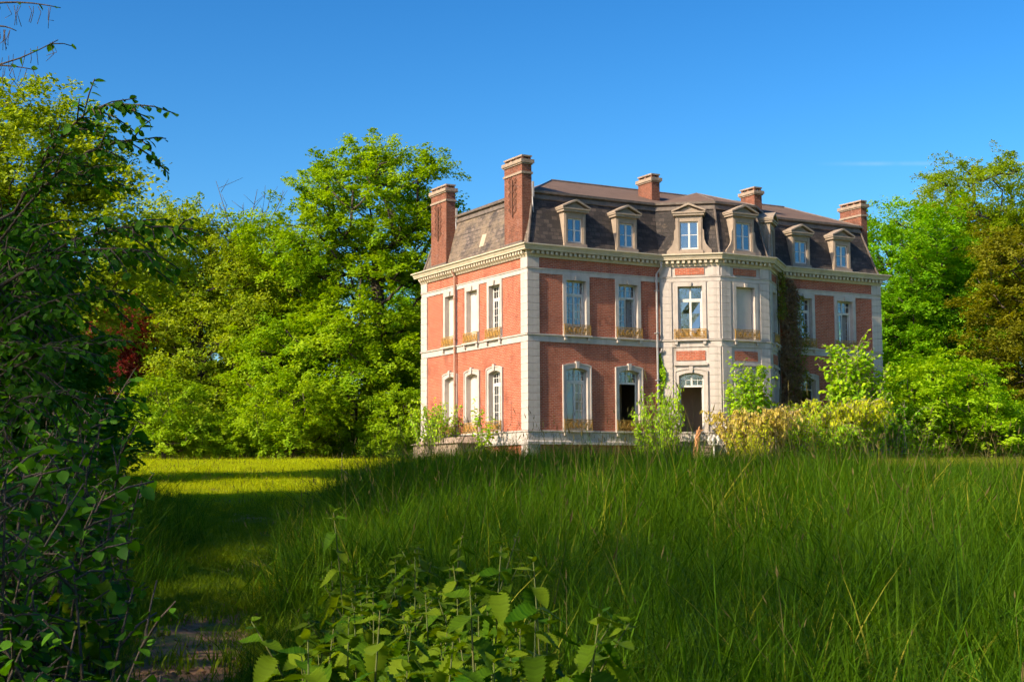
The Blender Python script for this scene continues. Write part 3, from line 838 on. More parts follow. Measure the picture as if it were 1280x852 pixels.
def clump_leaves(rng, clumps, per, size, squash=.6, upb=.45, jit=.36, nspray=7):
    """each clump is a handful of flat leafy sprays that fan out from the end of a limb"""
    M_ = len(clumps)
    ns = rng.integers(max(3, nspray - 3), nspray + 3, M_)
    ic = np.repeat(np.arange(M_), ns); k = len(ic)
    mid = np.array([0, 0, clumps[:, 2].mean()])
    out = clumps[ic, :3] - mid; out /= np.linalg.norm(out, axis=1, keepdims=True) + 1e-6
    d = rng.normal(size=(k, 3)) + out * .75; d[:, 2] = d[:, 2] * .62 + .12
    d /= np.linalg.norm(d, axis=1, keepdims=True)
    r = clumps[ic, 3]; L = r * rng.uniform(.75, 1.65, k); Wd = L * rng.uniform(.30, .5, k)
    c0 = clumps[ic, :3] + rng.normal(size=(k, 3)) * (r * .18)[:, None]
    sd = np.cross(d, [0, 0, 1.]); sd /= np.linalg.norm(sd, axis=1, keepdims=True) + 1e-6
    up = np.cross(sd, d)
    cnt = np.maximum(5, per / nspray * (r / clumps[:, 3].mean()) ** 1.6 * rng.uniform(.6, 1.35, k)).astype(int)
    ix = np.repeat(np.arange(k), cnt); n = len(ix)
    t = rng.uniform(.05, 1, n) ** .75; w = rng.normal(size=n) * .55 * (1.05 - .6 * t); h = rng.normal(size=n) * .16 * (1.1 - .6 * t)
    P = c0[ix] + d[ix] * (t * L[ix])[:, None] + sd[ix] * (w * Wd[ix])[:, None] + up[ix] * (h * L[ix] * squash)[:, None]
    P[:, 2] -= .22 * L[ix] * t ** 2
    nr = up[ix] * .45 + d[ix] * .25 + out[ic[ix]] * .35 + np.array([0, 0, upb]) + rng.normal(size=(n, 3)) * jit
    nr /= np.linalg.norm(nr, axis=1, keepdims=True)
    ct = rng.uniform(0, 1, M_); st = rng.uniform(0, 1, k)
    tint = np.clip(ct[ic[ix]] * .4 + st[ix] * .3 + rng.uniform(0, .4, n), 0, 1)
    V, F = leaves_np(rng, P, nr, size * rng.uniform(.65, 1.35, n))
    return V, F, np.repeat(tint, 2)

def lobes_clumps(rng, lobes, cr, zmin=.6, gap=.98):
    out = []
    for cx, cy, cz, rx, ry, rz, k in lobes:
        d = rng.normal(size=(k * 3, 3)); d /= np.linalg.norm(d, axis=1, keepdims=True)
        r = rng.uniform(.35, 1, k * 3) ** (1 / 2.2)
        p = np.array([cx, cy, cz]) + d * r[:, None] * np.array([rx, ry, rz])
        sel = []
        for q in p:                                   # keep clumps apart so that gaps stay open
            if q[2] < zmin: continue
            if all(((q - s) ** 2 * np.array([1, 1, 2])).sum() > (cr * gap) ** 2 for s in sel): sel.append(q)
            if len(sel) >= k: break
        out += sel
    out = np.array(out)
    return np.concatenate([out, rng.uniform(.55, 1.5, (len(out), 1)) * cr], 1)

def skeleton(rng, clumps, trunk, r0, rmin=.018, lift=.35):
    """trunk polyline plus limbs that reach every clump; radii follow the number of twigs carried"""
    nodes = [np.array(q, float) for q in trunk]; par = [-1] + list(range(len(trunk) - 1))
    c0 = np.array(trunk)[:, :2].mean(0)
    order = np.argsort(np.linalg.norm(clumps[:, :2] - c0, axis=1) + np.abs(clumps[:, 2] - trunk[-1][2]) * .3)
    for i in order:
        c = clumps[i, :3]
        N = np.array(nodes)
        dv = c - N; dist = np.linalg.norm(dv, axis=1)
        pen = dist + np.maximum(0, -dv[:, 2] + .3) * 2.5
        pen[0] += 50
        j = int(np.argmin(pen))
        a = nodes[j]; L = np.linalg.norm(c - a)
        k = 1 if L < .9 else 2 if L < 2.2 else 3
        prev = j
        for q in range(1, k + 1):
            t = q / k
            pt = a + (c - a) * t + np.array([0, 0, -lift * L * .25 * math.sin(math.pi * t)]) + rng.normal(size=3) * .05 * L * (t < 1)
            nodes.append(pt); par.append(prev); prev = len(nodes) - 1
    w = np.zeros(len(nodes))
    ch = np.zeros(len(nodes), int)
    for i in range(1, len(nodes)): ch[par[i]] += 1
    w[ch == 0] = 1
    for i in range(len(nodes) - 1, 0, -1): w[par[i]] += w[i]
    rad = np.maximum(rmin, r0 * np.sqrt(w / w[0]))
    mb = MB()
    for i in range(1, len(nodes)):
        p = par[i]
        ra = rad[p] if (p < len(trunk) and i < len(trunk)) else min(rad[p], rad[i] * 1.35)
        k = 8 if i < len(trunk) else 5 if rad[i] > .04 else 3
        mb.tube([nodes[p], nodes[i]], [ra, rad[i]], k)
    return mb

def mb_mesh(mb, name, mat):
    me = bpy.data.meshes.new(name); me.from_pydata(mb.v, [], mb.f); me.materials.append(M[mat])
    me.polygons.foreach_set('use_smooth', [True] * len(me.polygons)); me.update(); return me

def tree_proto(seed, lobes, cr, per, size, trunk, r0, mat, squash=.6, bark='bark', extra=None, **k):
    rng = np.random.default_rng(seed)
    cl = lobes_clumps(rng, lobes, cr)
    V, F, T = clump_leaves(rng, cl, per, size, squash, **k)
    crown = mesh_np('crown', V, F, mat, T)
    tm = skeleton(rng, cl, trunk, r0)
    if extra: extra(rng, tm)
    return crown, mb_mesh(tm, 'trunk', bark)

def plant(name, meshes, loc, rz, sc, label, cat, group=None, mat=None, parts=('crown', 'trunk'), tilt=(0, 0)):
    o = empty(name, loc, rz); o.scale = (sc, sc, sc) if not hasattr(sc, '__len__') else sc
    o.rotation_euler = (tilt[0], tilt[1], rz)
    for nm, me in zip(parts, meshes):
        c = link(nm, me, o)
        if nm in ('crown', 'foliage', 'leaves'): c['kind'] = 'stuff'
        if mat and nm in ('crown', 'foliage', 'leaves'):
            c.material_slots[0].link = 'OBJECT'; c.material_slots[0].material = M[mat]
    return tag(o, label, cat, group)

def at(px, d, z=None):
    """a point on the ground at depth d below the photograph column px"""
    x = (px - 640) / 1836.6 * d
    return (x, d, gz(x, d) if z is None else z)

# --- tree kinds
CHEST = tree_proto(11, [(0, 0, 14.2, 4.3, 3.8, 3.0, 74), (-4.4, 0, 11.4, 2.7, 2.6, 1.9, 34), (3.0, 0, 11.8, 3.0, 3.0, 2.5, 28), (0, .3, 9.0, 4.8, 4.3, 2.6, 60),
                        (-2.6, -1.6, 4.4, 4.6, 3.6, 3.2, 70), (2.8, -1.4, 4.8, 3.8, 3.4, 3.6, 64), (-.5, -2.8, 6.8, 3.0, 2.0, 2.2, 26)], 1.08, 560, .185,
                   [(0, 0, -.3), (.1, 0, 2.5), (-.1, .1, 5), (.2, 0, 7.6), (.1, 0, 10), (.5, .1, 12.5)], .62, 'leaf_chestnut', .62)
def bare_top(rng, mb):
    for i in range(26):
        a = np.array([2.6 + rng.normal() * .3, rng.normal() * .3, 9.5 + rng.uniform(0, 2)]); d = np.array([rng.normal() * .35, rng.normal() * .3, 1.0]); L = rng.uniform(1.6, 4.2)
        b = a + d * L * .5; c = b + (d + rng.normal(size=3) * .3) * L * .5
        mb.tube([a, b, c], [.05, .03, .012], 4)
        for k in range(5):
            s = a + (c - a) * rng.uniform(.35, .95); e = s + np.array([rng.normal() * .6, rng.normal() * .6, .8]) * rng.uniform(.4, .9)
            mb.tube([s, e], [.018, .008], 3)
FEATH = tree_proto(12, [(-1.4, 0, 11.2, 3.0, 2.8, 2.4, 55), (1.6, 0, 9.0, 3.0, 2.8, 2.6, 50), (-3.0, 0, 8.0, 2.8, 2.6, 2.6, 42), (0, -.5, 5.6, 4.6, 3.6, 3.2, 75), (0, -1.5, 2.6, 4.4, 3.0, 2.3, 60)], .95, 430, .165,
                   [(0, 0, -.3), (0, 0, 2), (.2, 0, 4.5), (0, 0, 7), (-.4, 0, 9.5), (-.8, 0, 11)], .34, 'leaf_feather', .8, extra=bare_top, upb=.35, jit=.55, nspray=9)
MAPLE = tree_proto(13, [(0, 0, 12.4, 3.8, 3.6, 3.2, 60), (-2.5, 0, 9.0, 3.4, 3.2, 3.0, 50), (3.0, 0, 9.0, 3.2, 3.2, 3.0, 46), (0, -1, 5.2, 4.6, 4.0, 3.2, 70)], 1.2, 450, .20,
                   [(0, 0, -.3), (0, 0, 3), (.1, .1, 6), (0, 0, 9), (.2, 0, 12)], .45, 'leaf_maple', .6)
OAK = tree_proto(14, [(0, 0, 18.5, 5.2, 4.4, 3.4, 62), (-5.2, 0, 15.6, 3.4, 3.2, 2.6, 40), (5.0, 0, 15.5, 3.6, 3.4, 3.0, 40), (0, 0, 12.5, 6.4, 5.0, 3.4, 70), (-2, -1, 7.6, 5.4, 4.6, 3.4, 56), (3, -1, 6.2, 5.0, 4.4, 3.6, 50)], 1.2, 400, .19,
                 [(0, 0, -.3), (0, 0, 3.5), (.2, .1, 7), (-.1, 0, 10), (.2, 0, 13), (0, 0, 17)], .6, 'leaf_oak', .62)
DENSE = tree_proto(15, [(0, 0, 9.6, 2.8, 2.8, 3.2, 60), (0, 0, 6.0, 3.6, 3.5, 3.4, 80), (0, -.5, 2.8, 3.9, 3.6, 2.4, 60)], .9, 380, .18,
                   [(0, 0, -.3), (0, 0, 3), (.1, 0, 6), (0, 0, 9)], .32, 'leaf_olive', .75)
PARK = tree_proto(19, [(0, 0, 18.5, 5.2, 4.4, 3.4, 34), (-5.2, 0, 15.6, 3.4, 3.2, 2.6, 20), (5.0, 0, 15.5, 3.6, 3.4, 3.0, 20), (0, 0, 12.5, 6.4, 5.0, 3.4, 34), (-2, -1, 7.6, 5.4, 4.6, 3.4, 26), (3, -1, 6.2, 5.0, 4.4, 3.6, 24)], 1.35, 165, .24,
                  [(0, 0, -.3), (0, 0, 3.5), (.2, .1, 7), (-.1, 0, 10), (.2, 0, 13), (0, 0, 17)], .6, 'leaf_oak', .6)
BUSH1 = tree_proto(21, [(0, 0, 2.3, 1.9, 1.8, 1.7, 60), (.6, -.3, 1.2, 2.1, 1.9, 1.1, 40)], .52, 260, .13, [(0, 0, -.2), (0, 0, .6), (.1, 0, 1.2)], .10, 'leaf_maple', .7)
BUSH2 = tree_proto(22, [(0, 0, 1.5, 2.0, 1.6, 1.1, 60), (-.8, 0, .9, 1.6, 1.4, .8, 30)], .46, 240, .12, [(0, 0, -.2), (0, 0, .4), (.1, 0, .8)], .07, 'leaf_chestnut', .7)
SAPL = tree_proto(23, [(0, 0, 3.6, .42, .42, .75, 15), (.1, 0, 2.3, .8, .7, 1.0, 30), (-.1, 0, 1.1, 1.05, .95, .9, 36), (.65, 0, 2.6, .25, .3, .7, 6), (-.55, 0, 3.0, .25, .3, .6, 6)], .30, 120, .11,
                  [(0, 0, -.2), (.05, 0, 1), (0, .05, 2.2), (.05, 0, 3.4)], .045, 'leaf_lime', .75)
print('protos ok')

# --- trees beyond the lawn and behind the house
bg_ = 'trees behind the house and lawn'
plant('broad_tree', CHEST, at(468, 83), .2, 1.05, 'tall domed tree with open yellow-green crown, touching the mansion\'s chimney', 'tree', bg_)
plant('feathery_tree', FEATH, at(248, 84), 0, 1.08, 'feathery pale green tree with a bare twiggy top beside the domed tree', 'tree', bg_)
plant('feathery_tree', FEATH, at(350, 92), 2.2, 1.0, 'slim green tree in the gap between the feathery and the domed tree', 'tree', bg_, 'leaf_chestnut')
plant('feathery_tree', FEATH, at(165, 92), 1.2, .95, 'pale green tree at the back of the lawn beside the shady near tree', 'tree', bg_, 'leaf_oak')
plant('copper_tree', DENSE, at(142, 81), .4, (.62, .62, .72), 'dark purple-leaved copper tree glimpsed behind the pale trees', 'tree', bg_, 'leaf_purple')
plant('broad_tree', MAPLE, at(300, 100), 1.0, .9, 'green tree filling the gap behind the feathery tree', 'tree', bg_, 'leaf_oak')
plant('broad_tree', MAPLE, at(540, 100), 2.0, .9, 'dark green tree behind the left corner of the mansion', 'tree', bg_)
plant('maple_tree', MAPLE, at(1142, 98), .3, 1.08, 'bright green round tree right behind the mansion\'s far corner', 'tree', bg_)
plant('oak_tree', OAK, at(1245, 108), .8, 1.02, 'tallest oak on the right with sky showing through its crown', 'tree', bg_)
plant('maple_tree', MAPLE, at(1195, 118), 1.9, 1.1, 'green tree between the tall oak and the mansion', 'tree', bg_, 'leaf_oak')
plant('maple_tree', DENSE, at(1118, 95), 1.2, .95, 'dark low tree in the shade beside the mansion\'s far corner', 'tree', bg_, 'leaf_maple')
plant('olive_tree', DENSE, at(1298, 86), .5, 1.14, 'olive brown tree with dense foliage down to the ground', 'tree', bg_)
plant('oak_tree', OAK, at(1345, 104), 2.6, .95, 'oak at the right edge of the picture behind the olive tree', 'tree', bg_)
plant('maple_tree', MAPLE, at(1400, 96), 2.9, 1.0, 'bright green tree beyond the right edge next to the olive tree', 'tree', bg_)
for px, d, s, rz, lab in ((205, 76, 1.15, 0, 'low green bush under the feathery tree by the lawn'), (290, 77, 1.0, 1, 'rounded bush at the lawn edge under the bare twigs'),
                          (365, 76, 1.2, 2, 'broad bush in front of the domed tree'), (500, 77, 1.0, 3, 'bush beside the mansion\'s left corner under the domed tree'), (430, 79, .9, 4, 'small bush at the foot of the domed tree trunk')):
    plant('lawn_bush', BUSH2 if px in (290, 430) else BUSH1, at(px, d), rz, s, lab, 'bush', 'bushes along the far edge of the lawn', 'leaf_chestnut')
plant('maple_bush', BUSH1, at(1185, 74), .4, (1.5, 1.5, 1.35), 'large bright green maple bush right of the mansion', 'bush', None, 'leaf_lime')
plant('green_bush', BUSH1, at(1245, 76), 1.4, .85, 'bright bush at the foot of the olive tree', 'bush', None, 'leaf_lime')
plant('green_bush', BUSH2, at(1120, 74), 2.4, .8, 'low yellow-green bush at the mansion\'s far corner', 'bush', None, 'leaf_lime')

# --- trees to the left of the path; those beside and behind the viewer shade the meadow
plant('lime_tree', FEATH, at(-45, 44), 3.2, (.95, .95, .84), 'tall tree at the left edge with yellow sunlit top', 'tree', None, 'leaf_feather')
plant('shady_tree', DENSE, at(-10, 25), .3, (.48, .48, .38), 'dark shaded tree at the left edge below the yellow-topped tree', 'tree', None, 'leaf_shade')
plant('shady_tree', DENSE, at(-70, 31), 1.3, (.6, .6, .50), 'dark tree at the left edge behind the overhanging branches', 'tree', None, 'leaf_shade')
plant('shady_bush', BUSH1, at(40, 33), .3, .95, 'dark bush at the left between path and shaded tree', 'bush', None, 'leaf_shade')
sg = 'park trees beside the viewer that shade the meadow'
for i, (x, y, me, s, rz) in enumerate(((-21, 18, PARK, 1.24, .3), (-17, 1, PARK, .72, 2.6), (-28.5, 6, PARK, 1.25, 3.9), (-10, -15, PARK, 1.05, 5.2), (-34, 10, PARK, 1.2, 3.0))):
    plant('park_tree', me, (x, y, gz(x, y)), rz, s, 'large park tree out of view beside the path', 'tree', sg)

# --- overhanging near branches, with real leaves
def leaf_shape():
    o = [(0, 0), (.30, .22), (.36, .45), (.24, .75), (0, 1.0), (-.24, .75), (-.36, .45), (-.30, .22)]
    V = [(x, y, .18 * abs(x) - .16 * y * y) for x, y in o] + [(0, .4, -.03)]
    F = [(8, i, (i + 1) % 8) for i in range(8)]
    return np.array(V), np.array(F)
LV, LF = leaf_shape()
def stamp(P, T, N, S):
    """leaf outlines at P with growing direction T and normal N"""
    T = T / np.linalg.norm(T, axis=1, keepdims=True)
    N = N - (N * T).sum(1, keepdims=True) * T; N /= np.linalg.norm(N, axis=1, keepdims=True) + 1e-9
    Bt = np.cross(T, N)
    V = P[:, None, :] + S[:, None, None] * (LV[None, :, 0:1] * Bt[:, None, :] + LV[None, :, 1:2] * T[:, None, :] + LV[None, :, 2:3] * N[:, None, :])
    F = (np.arange(len(P)) * len(LV))[:, None, None] + LF[None]
    return V.reshape(-1, 3), F.reshape(-1, 3)
def leafy_branches(seed, curves, leaf, step, sub=.5, r0=.03, side=(.25, .55)):
    """curves: polylines; leaves hang along them and along short side twigs"""
    rng = np.random.default_rng(seed); mb = MB(); P, T, N, S = [], [], [], []
    def run(pts, r, lv):
        pts = np.array(pts); seg = np.linalg.norm(np.diff(pts, axis=0), axis=1); L = seg.sum(); cum = np.concatenate([[0], np.cumsum(seg)])
        mb.tube(pts, list(np.linspace(r, .004, len(pts))), 5)
        s = L * (.12 if lv == 0 else .1); k = 0
        while s < L:
            q = np.array([np.interp(s, cum, pts[:, j]) for j in range(3)]); q2 = np.array([np.interp(min(L, s + .05), cum, pts[:, j]) for j in range(3)]); q1 = np.array([np.interp(max(0, s - .05), cum, pts[:, j]) for j in range(3)])
            t = (q2 - q1); t /= np.linalg.norm(t) + 1e-9
            sd = np.cross(t, [0, 0, 1]); sd /= np.linalg.norm(sd) + 1e-9; sg = 1 if k % 2 else -1
            for rep in range(1):
                P.append(q + rng.normal(size=3) * .008); T.append(t * .5 + sd * sg * .8 + np.array([0, 0, -.45]) + rng.normal(size=3) * .3); N.append(np.array([0, 0, 1.]) + rng.normal(size=3) * .4); S.append(leaf * rng.uniform(.65, 1.2))
            if lv < 1 and rng.random() < sub:
                ln = rng.uniform(*side); d = t * .6 + sd * sg * rng.uniform(.3, .9) + np.array([0, 0, rng.uniform(-.5, .35)])
                run([q, q + d * ln * .5, q + d * ln + np.array([0, 0, -.12 * ln])], .006, lv + 1)
            s += step * rng.uniform(.7, 1.3); k += 1
    for c in curves: run(c, r0, 0)
    V, F = stamp(np.array(P), np.array(T), np.array(N), np.array(S))
    return V, F, np.repeat(rng.uniform(0, 1, len(P)), len(LF)), mb
def pz(px, py, d):
    return ((px - 640) / 1836.6 * d, d, 1.5 + (606 - py) / 1836.6 * d)
def arc(a, b, sag, n=6):
    a, b = np.array(a), np.array(b)
    return [a + (b - a) * t + np.array([0, 0, sag * math.sin(math.pi * t)]) for t in np.linspace(0, 1, n)]
rng = np.random.default_rng(5)
cv = [arc(pz(10, 260, 10), pz(166, 122, 9.6), .28), arc(pz(-10, 300, 10), pz(178, 166, 9.8), .22), arc(pz(-10, 360, 10), pz(228, 282, 9.4), .18), arc(pz(0, 350, 9.5), pz(180, 310, 9.2), .10),
      arc(pz(-20, 420, 9.6), pz(150, 360, 9.6), .1), arc(pz(-20, 300, 10.4), pz(120, 215, 10.2), .2), arc(pz(-20, 480, 9.4), pz(140, 430, 9.6), .1), arc(pz(-20, 520, 9.3), pz(120, 500, 9.4), .1)]
for i in range(10):
    a = pz(rng.uniform(-120, 0), rng.uniform(270, 540), rng.uniform(9.2, 11.2)); b = pz(rng.uniform(20, 115), rng.uniform(260, 520), rng.uniform(9.0, 11.5)); cv.append(arc(a, b, rng.uniform(.05, .25)))
V, F, T, mb = leafy_branches(3, cv, .066, .036, .75, .011, (.15, .45))
base = np.array((-4.75, 10.2, gz(-4.75, 10.2)))
tr = MB(); tr.tube([base + (0, 0, -.2), base + (.05, 0, 1.2), base + (0, 0, 2.4), base + (.2, 0, 3.6)], [.13, .11, .09, .05], 8)
for c in cv:
    s = np.array(c[0]); q = base + np.array([.05, 0, min(3.2, max(.8, s[2] - base[2] - .7))]); tr.tube([q, (q + s) / 2 + (0, 0, .08), s], [.03, .018, .011], 5)
o = empty('overhanging_tree', tuple(base))
V = V - base
mb.v = [tuple(np.array(q) - base) for q in mb.v]; tr.v = [tuple(np.array(q) - base) for q in tr.v]
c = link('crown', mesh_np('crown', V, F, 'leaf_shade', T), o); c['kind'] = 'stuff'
link('twigs', mb_mesh(mb, 'twigs', 'bark'), o); link('trunk', mb_mesh(tr, 'trunk', 'bark'), o)
tag(o, 'near dark-leaved tree whose arching twigs reach in from the left edge', 'tree')
# twig with catkins, high at the left edge
cv = [arc(pz(-60, 75, 13), pz(60, 36, 13), -.06), arc(pz(-40, 70, 13), pz(30, 75, 13), .02), arc(pz(-30, -12, 13), pz(62, -6, 13), .03), arc(pz(-30, 20, 13), pz(6, 24, 13), .03)]
V, F, T, mb = leafy_branches(9, cv, .085, .2, .12, .011)
rr = np.random.default_rng(2)
for c in cv:
    for i in range(9):
        q = np.array(c[0]) + (np.array(c[-1]) - np.array(c[0])) * rr.uniform(.2, 1); mb.tube([q, q + (rr.normal() * .02, 0, -rr.uniform(.05, .12)), q + (rr.normal() * .03, 0, -rr.uniform(.12, .2))], [.003, .0035, .003], 4)
base = np.array((-7.4, 13, gz(-7.4, 13)))
tr = MB(); tr.tube([base, base + (0, 0, 2.5), base + (.2, 0, 4.6), base + (1.0, 0, 5.9)], [.12, .1, .07, .03], 7)
for c in cv: tr.tube([base + (.5, 0, 5.1), (base + (.5, 0, 5.1) + np.array(c[0])) / 2 + (0, 0, .1), c[0]], [.02, .014, .011], 5)
o = empty('catkin_tree', tuple(base)); V = V - base
mb.v = [tuple(np.array(q) - base) for q in mb.v]; tr.v = [tuple(np.array(q) - base) for q in tr.v]
c = link('leaves', mesh_np('leaves', V, F, 'leaf_shade', T), o); c['kind'] = 'stuff'
link('twigs', mb_mesh(mb, 'twigs', 'bark'), o); link('trunk', mb_mesh(tr, 'trunk', 'bark'), o)
tag(o, 'tree with thin dark catkin twigs against the sky at the upper left corner', 'tree')

# --- loose upright shoots
def shoots(seed, n, h, spread, flare, leaf, step, mat, sub=.45, droop=0., stem='twig', side=(.2, .5)):
    rng = np.random.default_rng(seed); cv = []
    for i in range(n):
        a = np.array([*(rng.normal(size=2) * spread), 0]); out = a / (np.linalg.norm(a) + .3) + rng.normal(size=3) * .35; out[2] = 0
        hh = h * rng.uniform(.45, 1.08) ** .8
        pts = [a + out * flare * hh * t ** 1.5 + np.array([0, 0, hh * (t - droop * t ** 3)]) + rng.normal(size=3) * .02 for t in np.linspace(0, 1, 6)]
        cv.append(pts)
    V, F, T, mb = leafy_branches(seed, cv, leaf, step, sub, .016, side)
    return mesh_np('crown', V, F, mat, T), mb_mesh(mb, 'trunk', stem)
SH_TALL = shoots(51, 38, 3.6, .30, .16, .17, .08, 'leaf_lime', .75, .05, side=(.25, .7))
SH_WIDE = shoots(52, 60, 2.1, .55, .42, .135, .085, 'leaf_lime', .55, .18)
SH_ARCH = shoots(53, 90, 1.7, .5, .75, .115, .06, 'leaf_yellow', .55, .38)
SH_THIN = shoots(54, 7, 2.4, .14, .12, .15, .085, 'leaf_lime', .5, .03, side=(.15, .35))

# --- undergrowth at the left, in deep shade
def thicket(seed, n, h, spread, leaf):
    rng = np.random.default_rng(seed); cv = []
    for i in range(n):
        a = np.array([rng.normal() * spread * .5, rng.normal() * spread * .4, 0]); b = a + np.array([rng.normal() * spread * .5, rng.normal() * spread * .5, h * rng.uniform(.6, 1.1)]); cv.append(arc(a, b, .1))
    V, F, T, mb = leafy_branches(seed, cv, leaf, leaf * .75, .45, .012, (.15, .4))
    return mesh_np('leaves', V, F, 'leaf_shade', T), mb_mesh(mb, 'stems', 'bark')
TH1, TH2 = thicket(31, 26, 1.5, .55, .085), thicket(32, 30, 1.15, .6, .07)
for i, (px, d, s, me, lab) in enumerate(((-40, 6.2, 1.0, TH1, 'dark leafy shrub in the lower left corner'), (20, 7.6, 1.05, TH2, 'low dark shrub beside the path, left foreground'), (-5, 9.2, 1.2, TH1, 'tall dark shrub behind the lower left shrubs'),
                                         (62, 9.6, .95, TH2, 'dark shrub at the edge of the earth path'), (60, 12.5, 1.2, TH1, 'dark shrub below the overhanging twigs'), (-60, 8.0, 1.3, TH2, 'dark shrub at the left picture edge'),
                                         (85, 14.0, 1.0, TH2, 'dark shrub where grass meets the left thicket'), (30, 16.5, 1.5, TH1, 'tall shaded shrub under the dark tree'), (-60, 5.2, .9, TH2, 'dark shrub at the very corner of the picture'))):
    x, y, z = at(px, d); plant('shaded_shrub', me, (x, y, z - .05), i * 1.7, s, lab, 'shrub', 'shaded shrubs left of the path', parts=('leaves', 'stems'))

# --- plants against the house
def hp(x, y, dz=0.):
    q = hw(x, y); return (q.x, q.y, gz(q.x, q.y) + dz)
def hplant(name, me, x, y, rz, s, lab, mat=None, cat='shrub', dz=0., group=None): return plant(name, me, hp(x, y, dz), rz, s, lab, cat, group, mat)
hplant('wall_shrub', SH_WIDE, -1.2, 6.6, .5, (.75, .75, 1.25), 'bright green shrub on the stone ledge by the mansion\'s left side', 'leaf_lime', dz=.75)
hplant('climbing_shrub', SH_THIN, -1.0, 2.3, .5, (1.3, 1.3, 1.2), 'narrow leafy shoot in front of the side window near the corner', 'leaf_lime', dz=.1)
hplant('wall_shrub', SH_ARCH, -1.4, 1.2, .5, (.5, .5, .5), 'low brownish growth at the mansion\'s near corner', 'leaf_ivy')
hplant('sapling', SH_THIN, 4.9, -1.6, 1.2, (1, 1, .9), 'small thin sapling under the open window', 'leaf_lime', 'sapling')
hplant('wall_shrub', SH_WIDE, 5.9, -1.8, 2.2, (.72, .72, 1.9), 'bright green shrub at the downpipe beside the stone bay', 'leaf_lime')
hplant('wall_shrub', SH_THIN, 6.5, -1.4, 1.2, (1.3, 1.3, 1.5), 'tall leafy shoot between the downpipe and the bright shrub', 'leaf_lime')
hplant('dry_shrub', SH_ARCH, 9.3, -4.4, .9, (1.0, 1.0, 2.1), 'straw yellow and pinkish shrub in front of the entrance', 'leaf_pink')
hplant('yellow_shrub', SH_WIDE, 8.5, -5.2, 1.9, (.7, .7, 1.1), 'yellowish shrub left of the straw-coloured one by the steps', 'leaf_yellow')
hplant('maple_sapling', SH_TALL, 9.6, -3.6, 2.8, (1.0, 1.0, 1.25), 'green maple sapling before the second bay window', 'leaf_lime', 'sapling')
hplant('wall_shrub', SH_WIDE, 10.6, -4.8, 2.8, (.9, .9, 1.4), 'green shrub between the straw-coloured and the golden shrubs', 'leaf_lime')
hplant('yellow_shrub', SH_WIDE, 11.9, -4.9, .3, (1, 1, 1.2), 'thin yellow-green shrub at the foot of the bay', 'leaf_yellow')
hplant('golden_shrub', SH_ARCH, 13.9, -3.8, 1.3, (1.3, 1.3, 2.5), 'big rounded golden shrub in front of the right wing', 'leaf_yellow')
hplant('golden_shrub', SH_ARCH, 13.0, -4.8, 2.6, (1.0, 1.0, 1.5), 'smaller green-gold shrub before the big rounded one', 'leaf_lime')
hplant('sapling', SH_TALL, 16.3, -3.0, .0, (1.5, 1.5, 1.62), 'tallest leafy sapling before the right wing, reaching the upper windows', 'leaf_lime', 'sapling')
hplant('wall_shrub', SH_WIDE, 15.5, -4.2, 2.0, (1.15, 1.15, 1.75), 'yellow-green shrub between golden shrub and tallest sapling', 'leaf_lime')
hplant('wall_shrub', SH_WIDE, 17.6, -3.4, 1.0, (1.2, 1.2, 1.6), 'green shrub at the foot of the tallest sapling', 'leaf_maple')
hplant('wall_shrub', SH_WIDE, 19.8, -3.0, 2.0, (1.2, 1.2, 1.2), 'green shrub at the right end of the mansion', 'leaf_lime')
hplant('sapling', SH_TALL, 22.3, -1.4, 2.0, (1.1, 1.1, .75), 'leafy sapling just past the mansion\'s right corner', 'leaf_lime', 'sapling')
hplant('wall_shrub', SH_WIDE, 24.5, -2.2, 2.4, (1.2, 1.2, .85), 'bright loose shrub below the maple bush', 'leaf_lime')
# bare arching canes between the shrubs
rngc = np.random.default_rng(61)
for i, (x, y) in enumerate(((9.0, -5.6), (12.3, -5.4), (14.2, -5.6), (17.2, -5.0))):
    q = hp(x, y); o = empty('dry_canes', q); 
    for k_ in range(7):
        mb = MB(); a = np.array([rngc.normal() * .25, rngc.normal() * .25, -.1]); e = np.array([rngc.normal() * .8, rngc.normal() * .4, 0]); hh = rngc.uniform(1.2, 2.6)
        mb.tube([a + e * t ** 1.6 + np.array([0, 0, hh * (t - .25 * t ** 3)]) for t in np.linspace(0, 1, 8)], list(np.linspace(.016, .006, 8)), 4); mb.build('cane', ('bark', 'twig')[k_ % 2], o)
    tag(o, ('dark bare canes in front of the straw-coloured shrub', 'bare canes at the foot of the stone bay', 'pale bare canes arching before the golden shrub', 'dark canes in front of the tallest sapling')[i], 'canes')
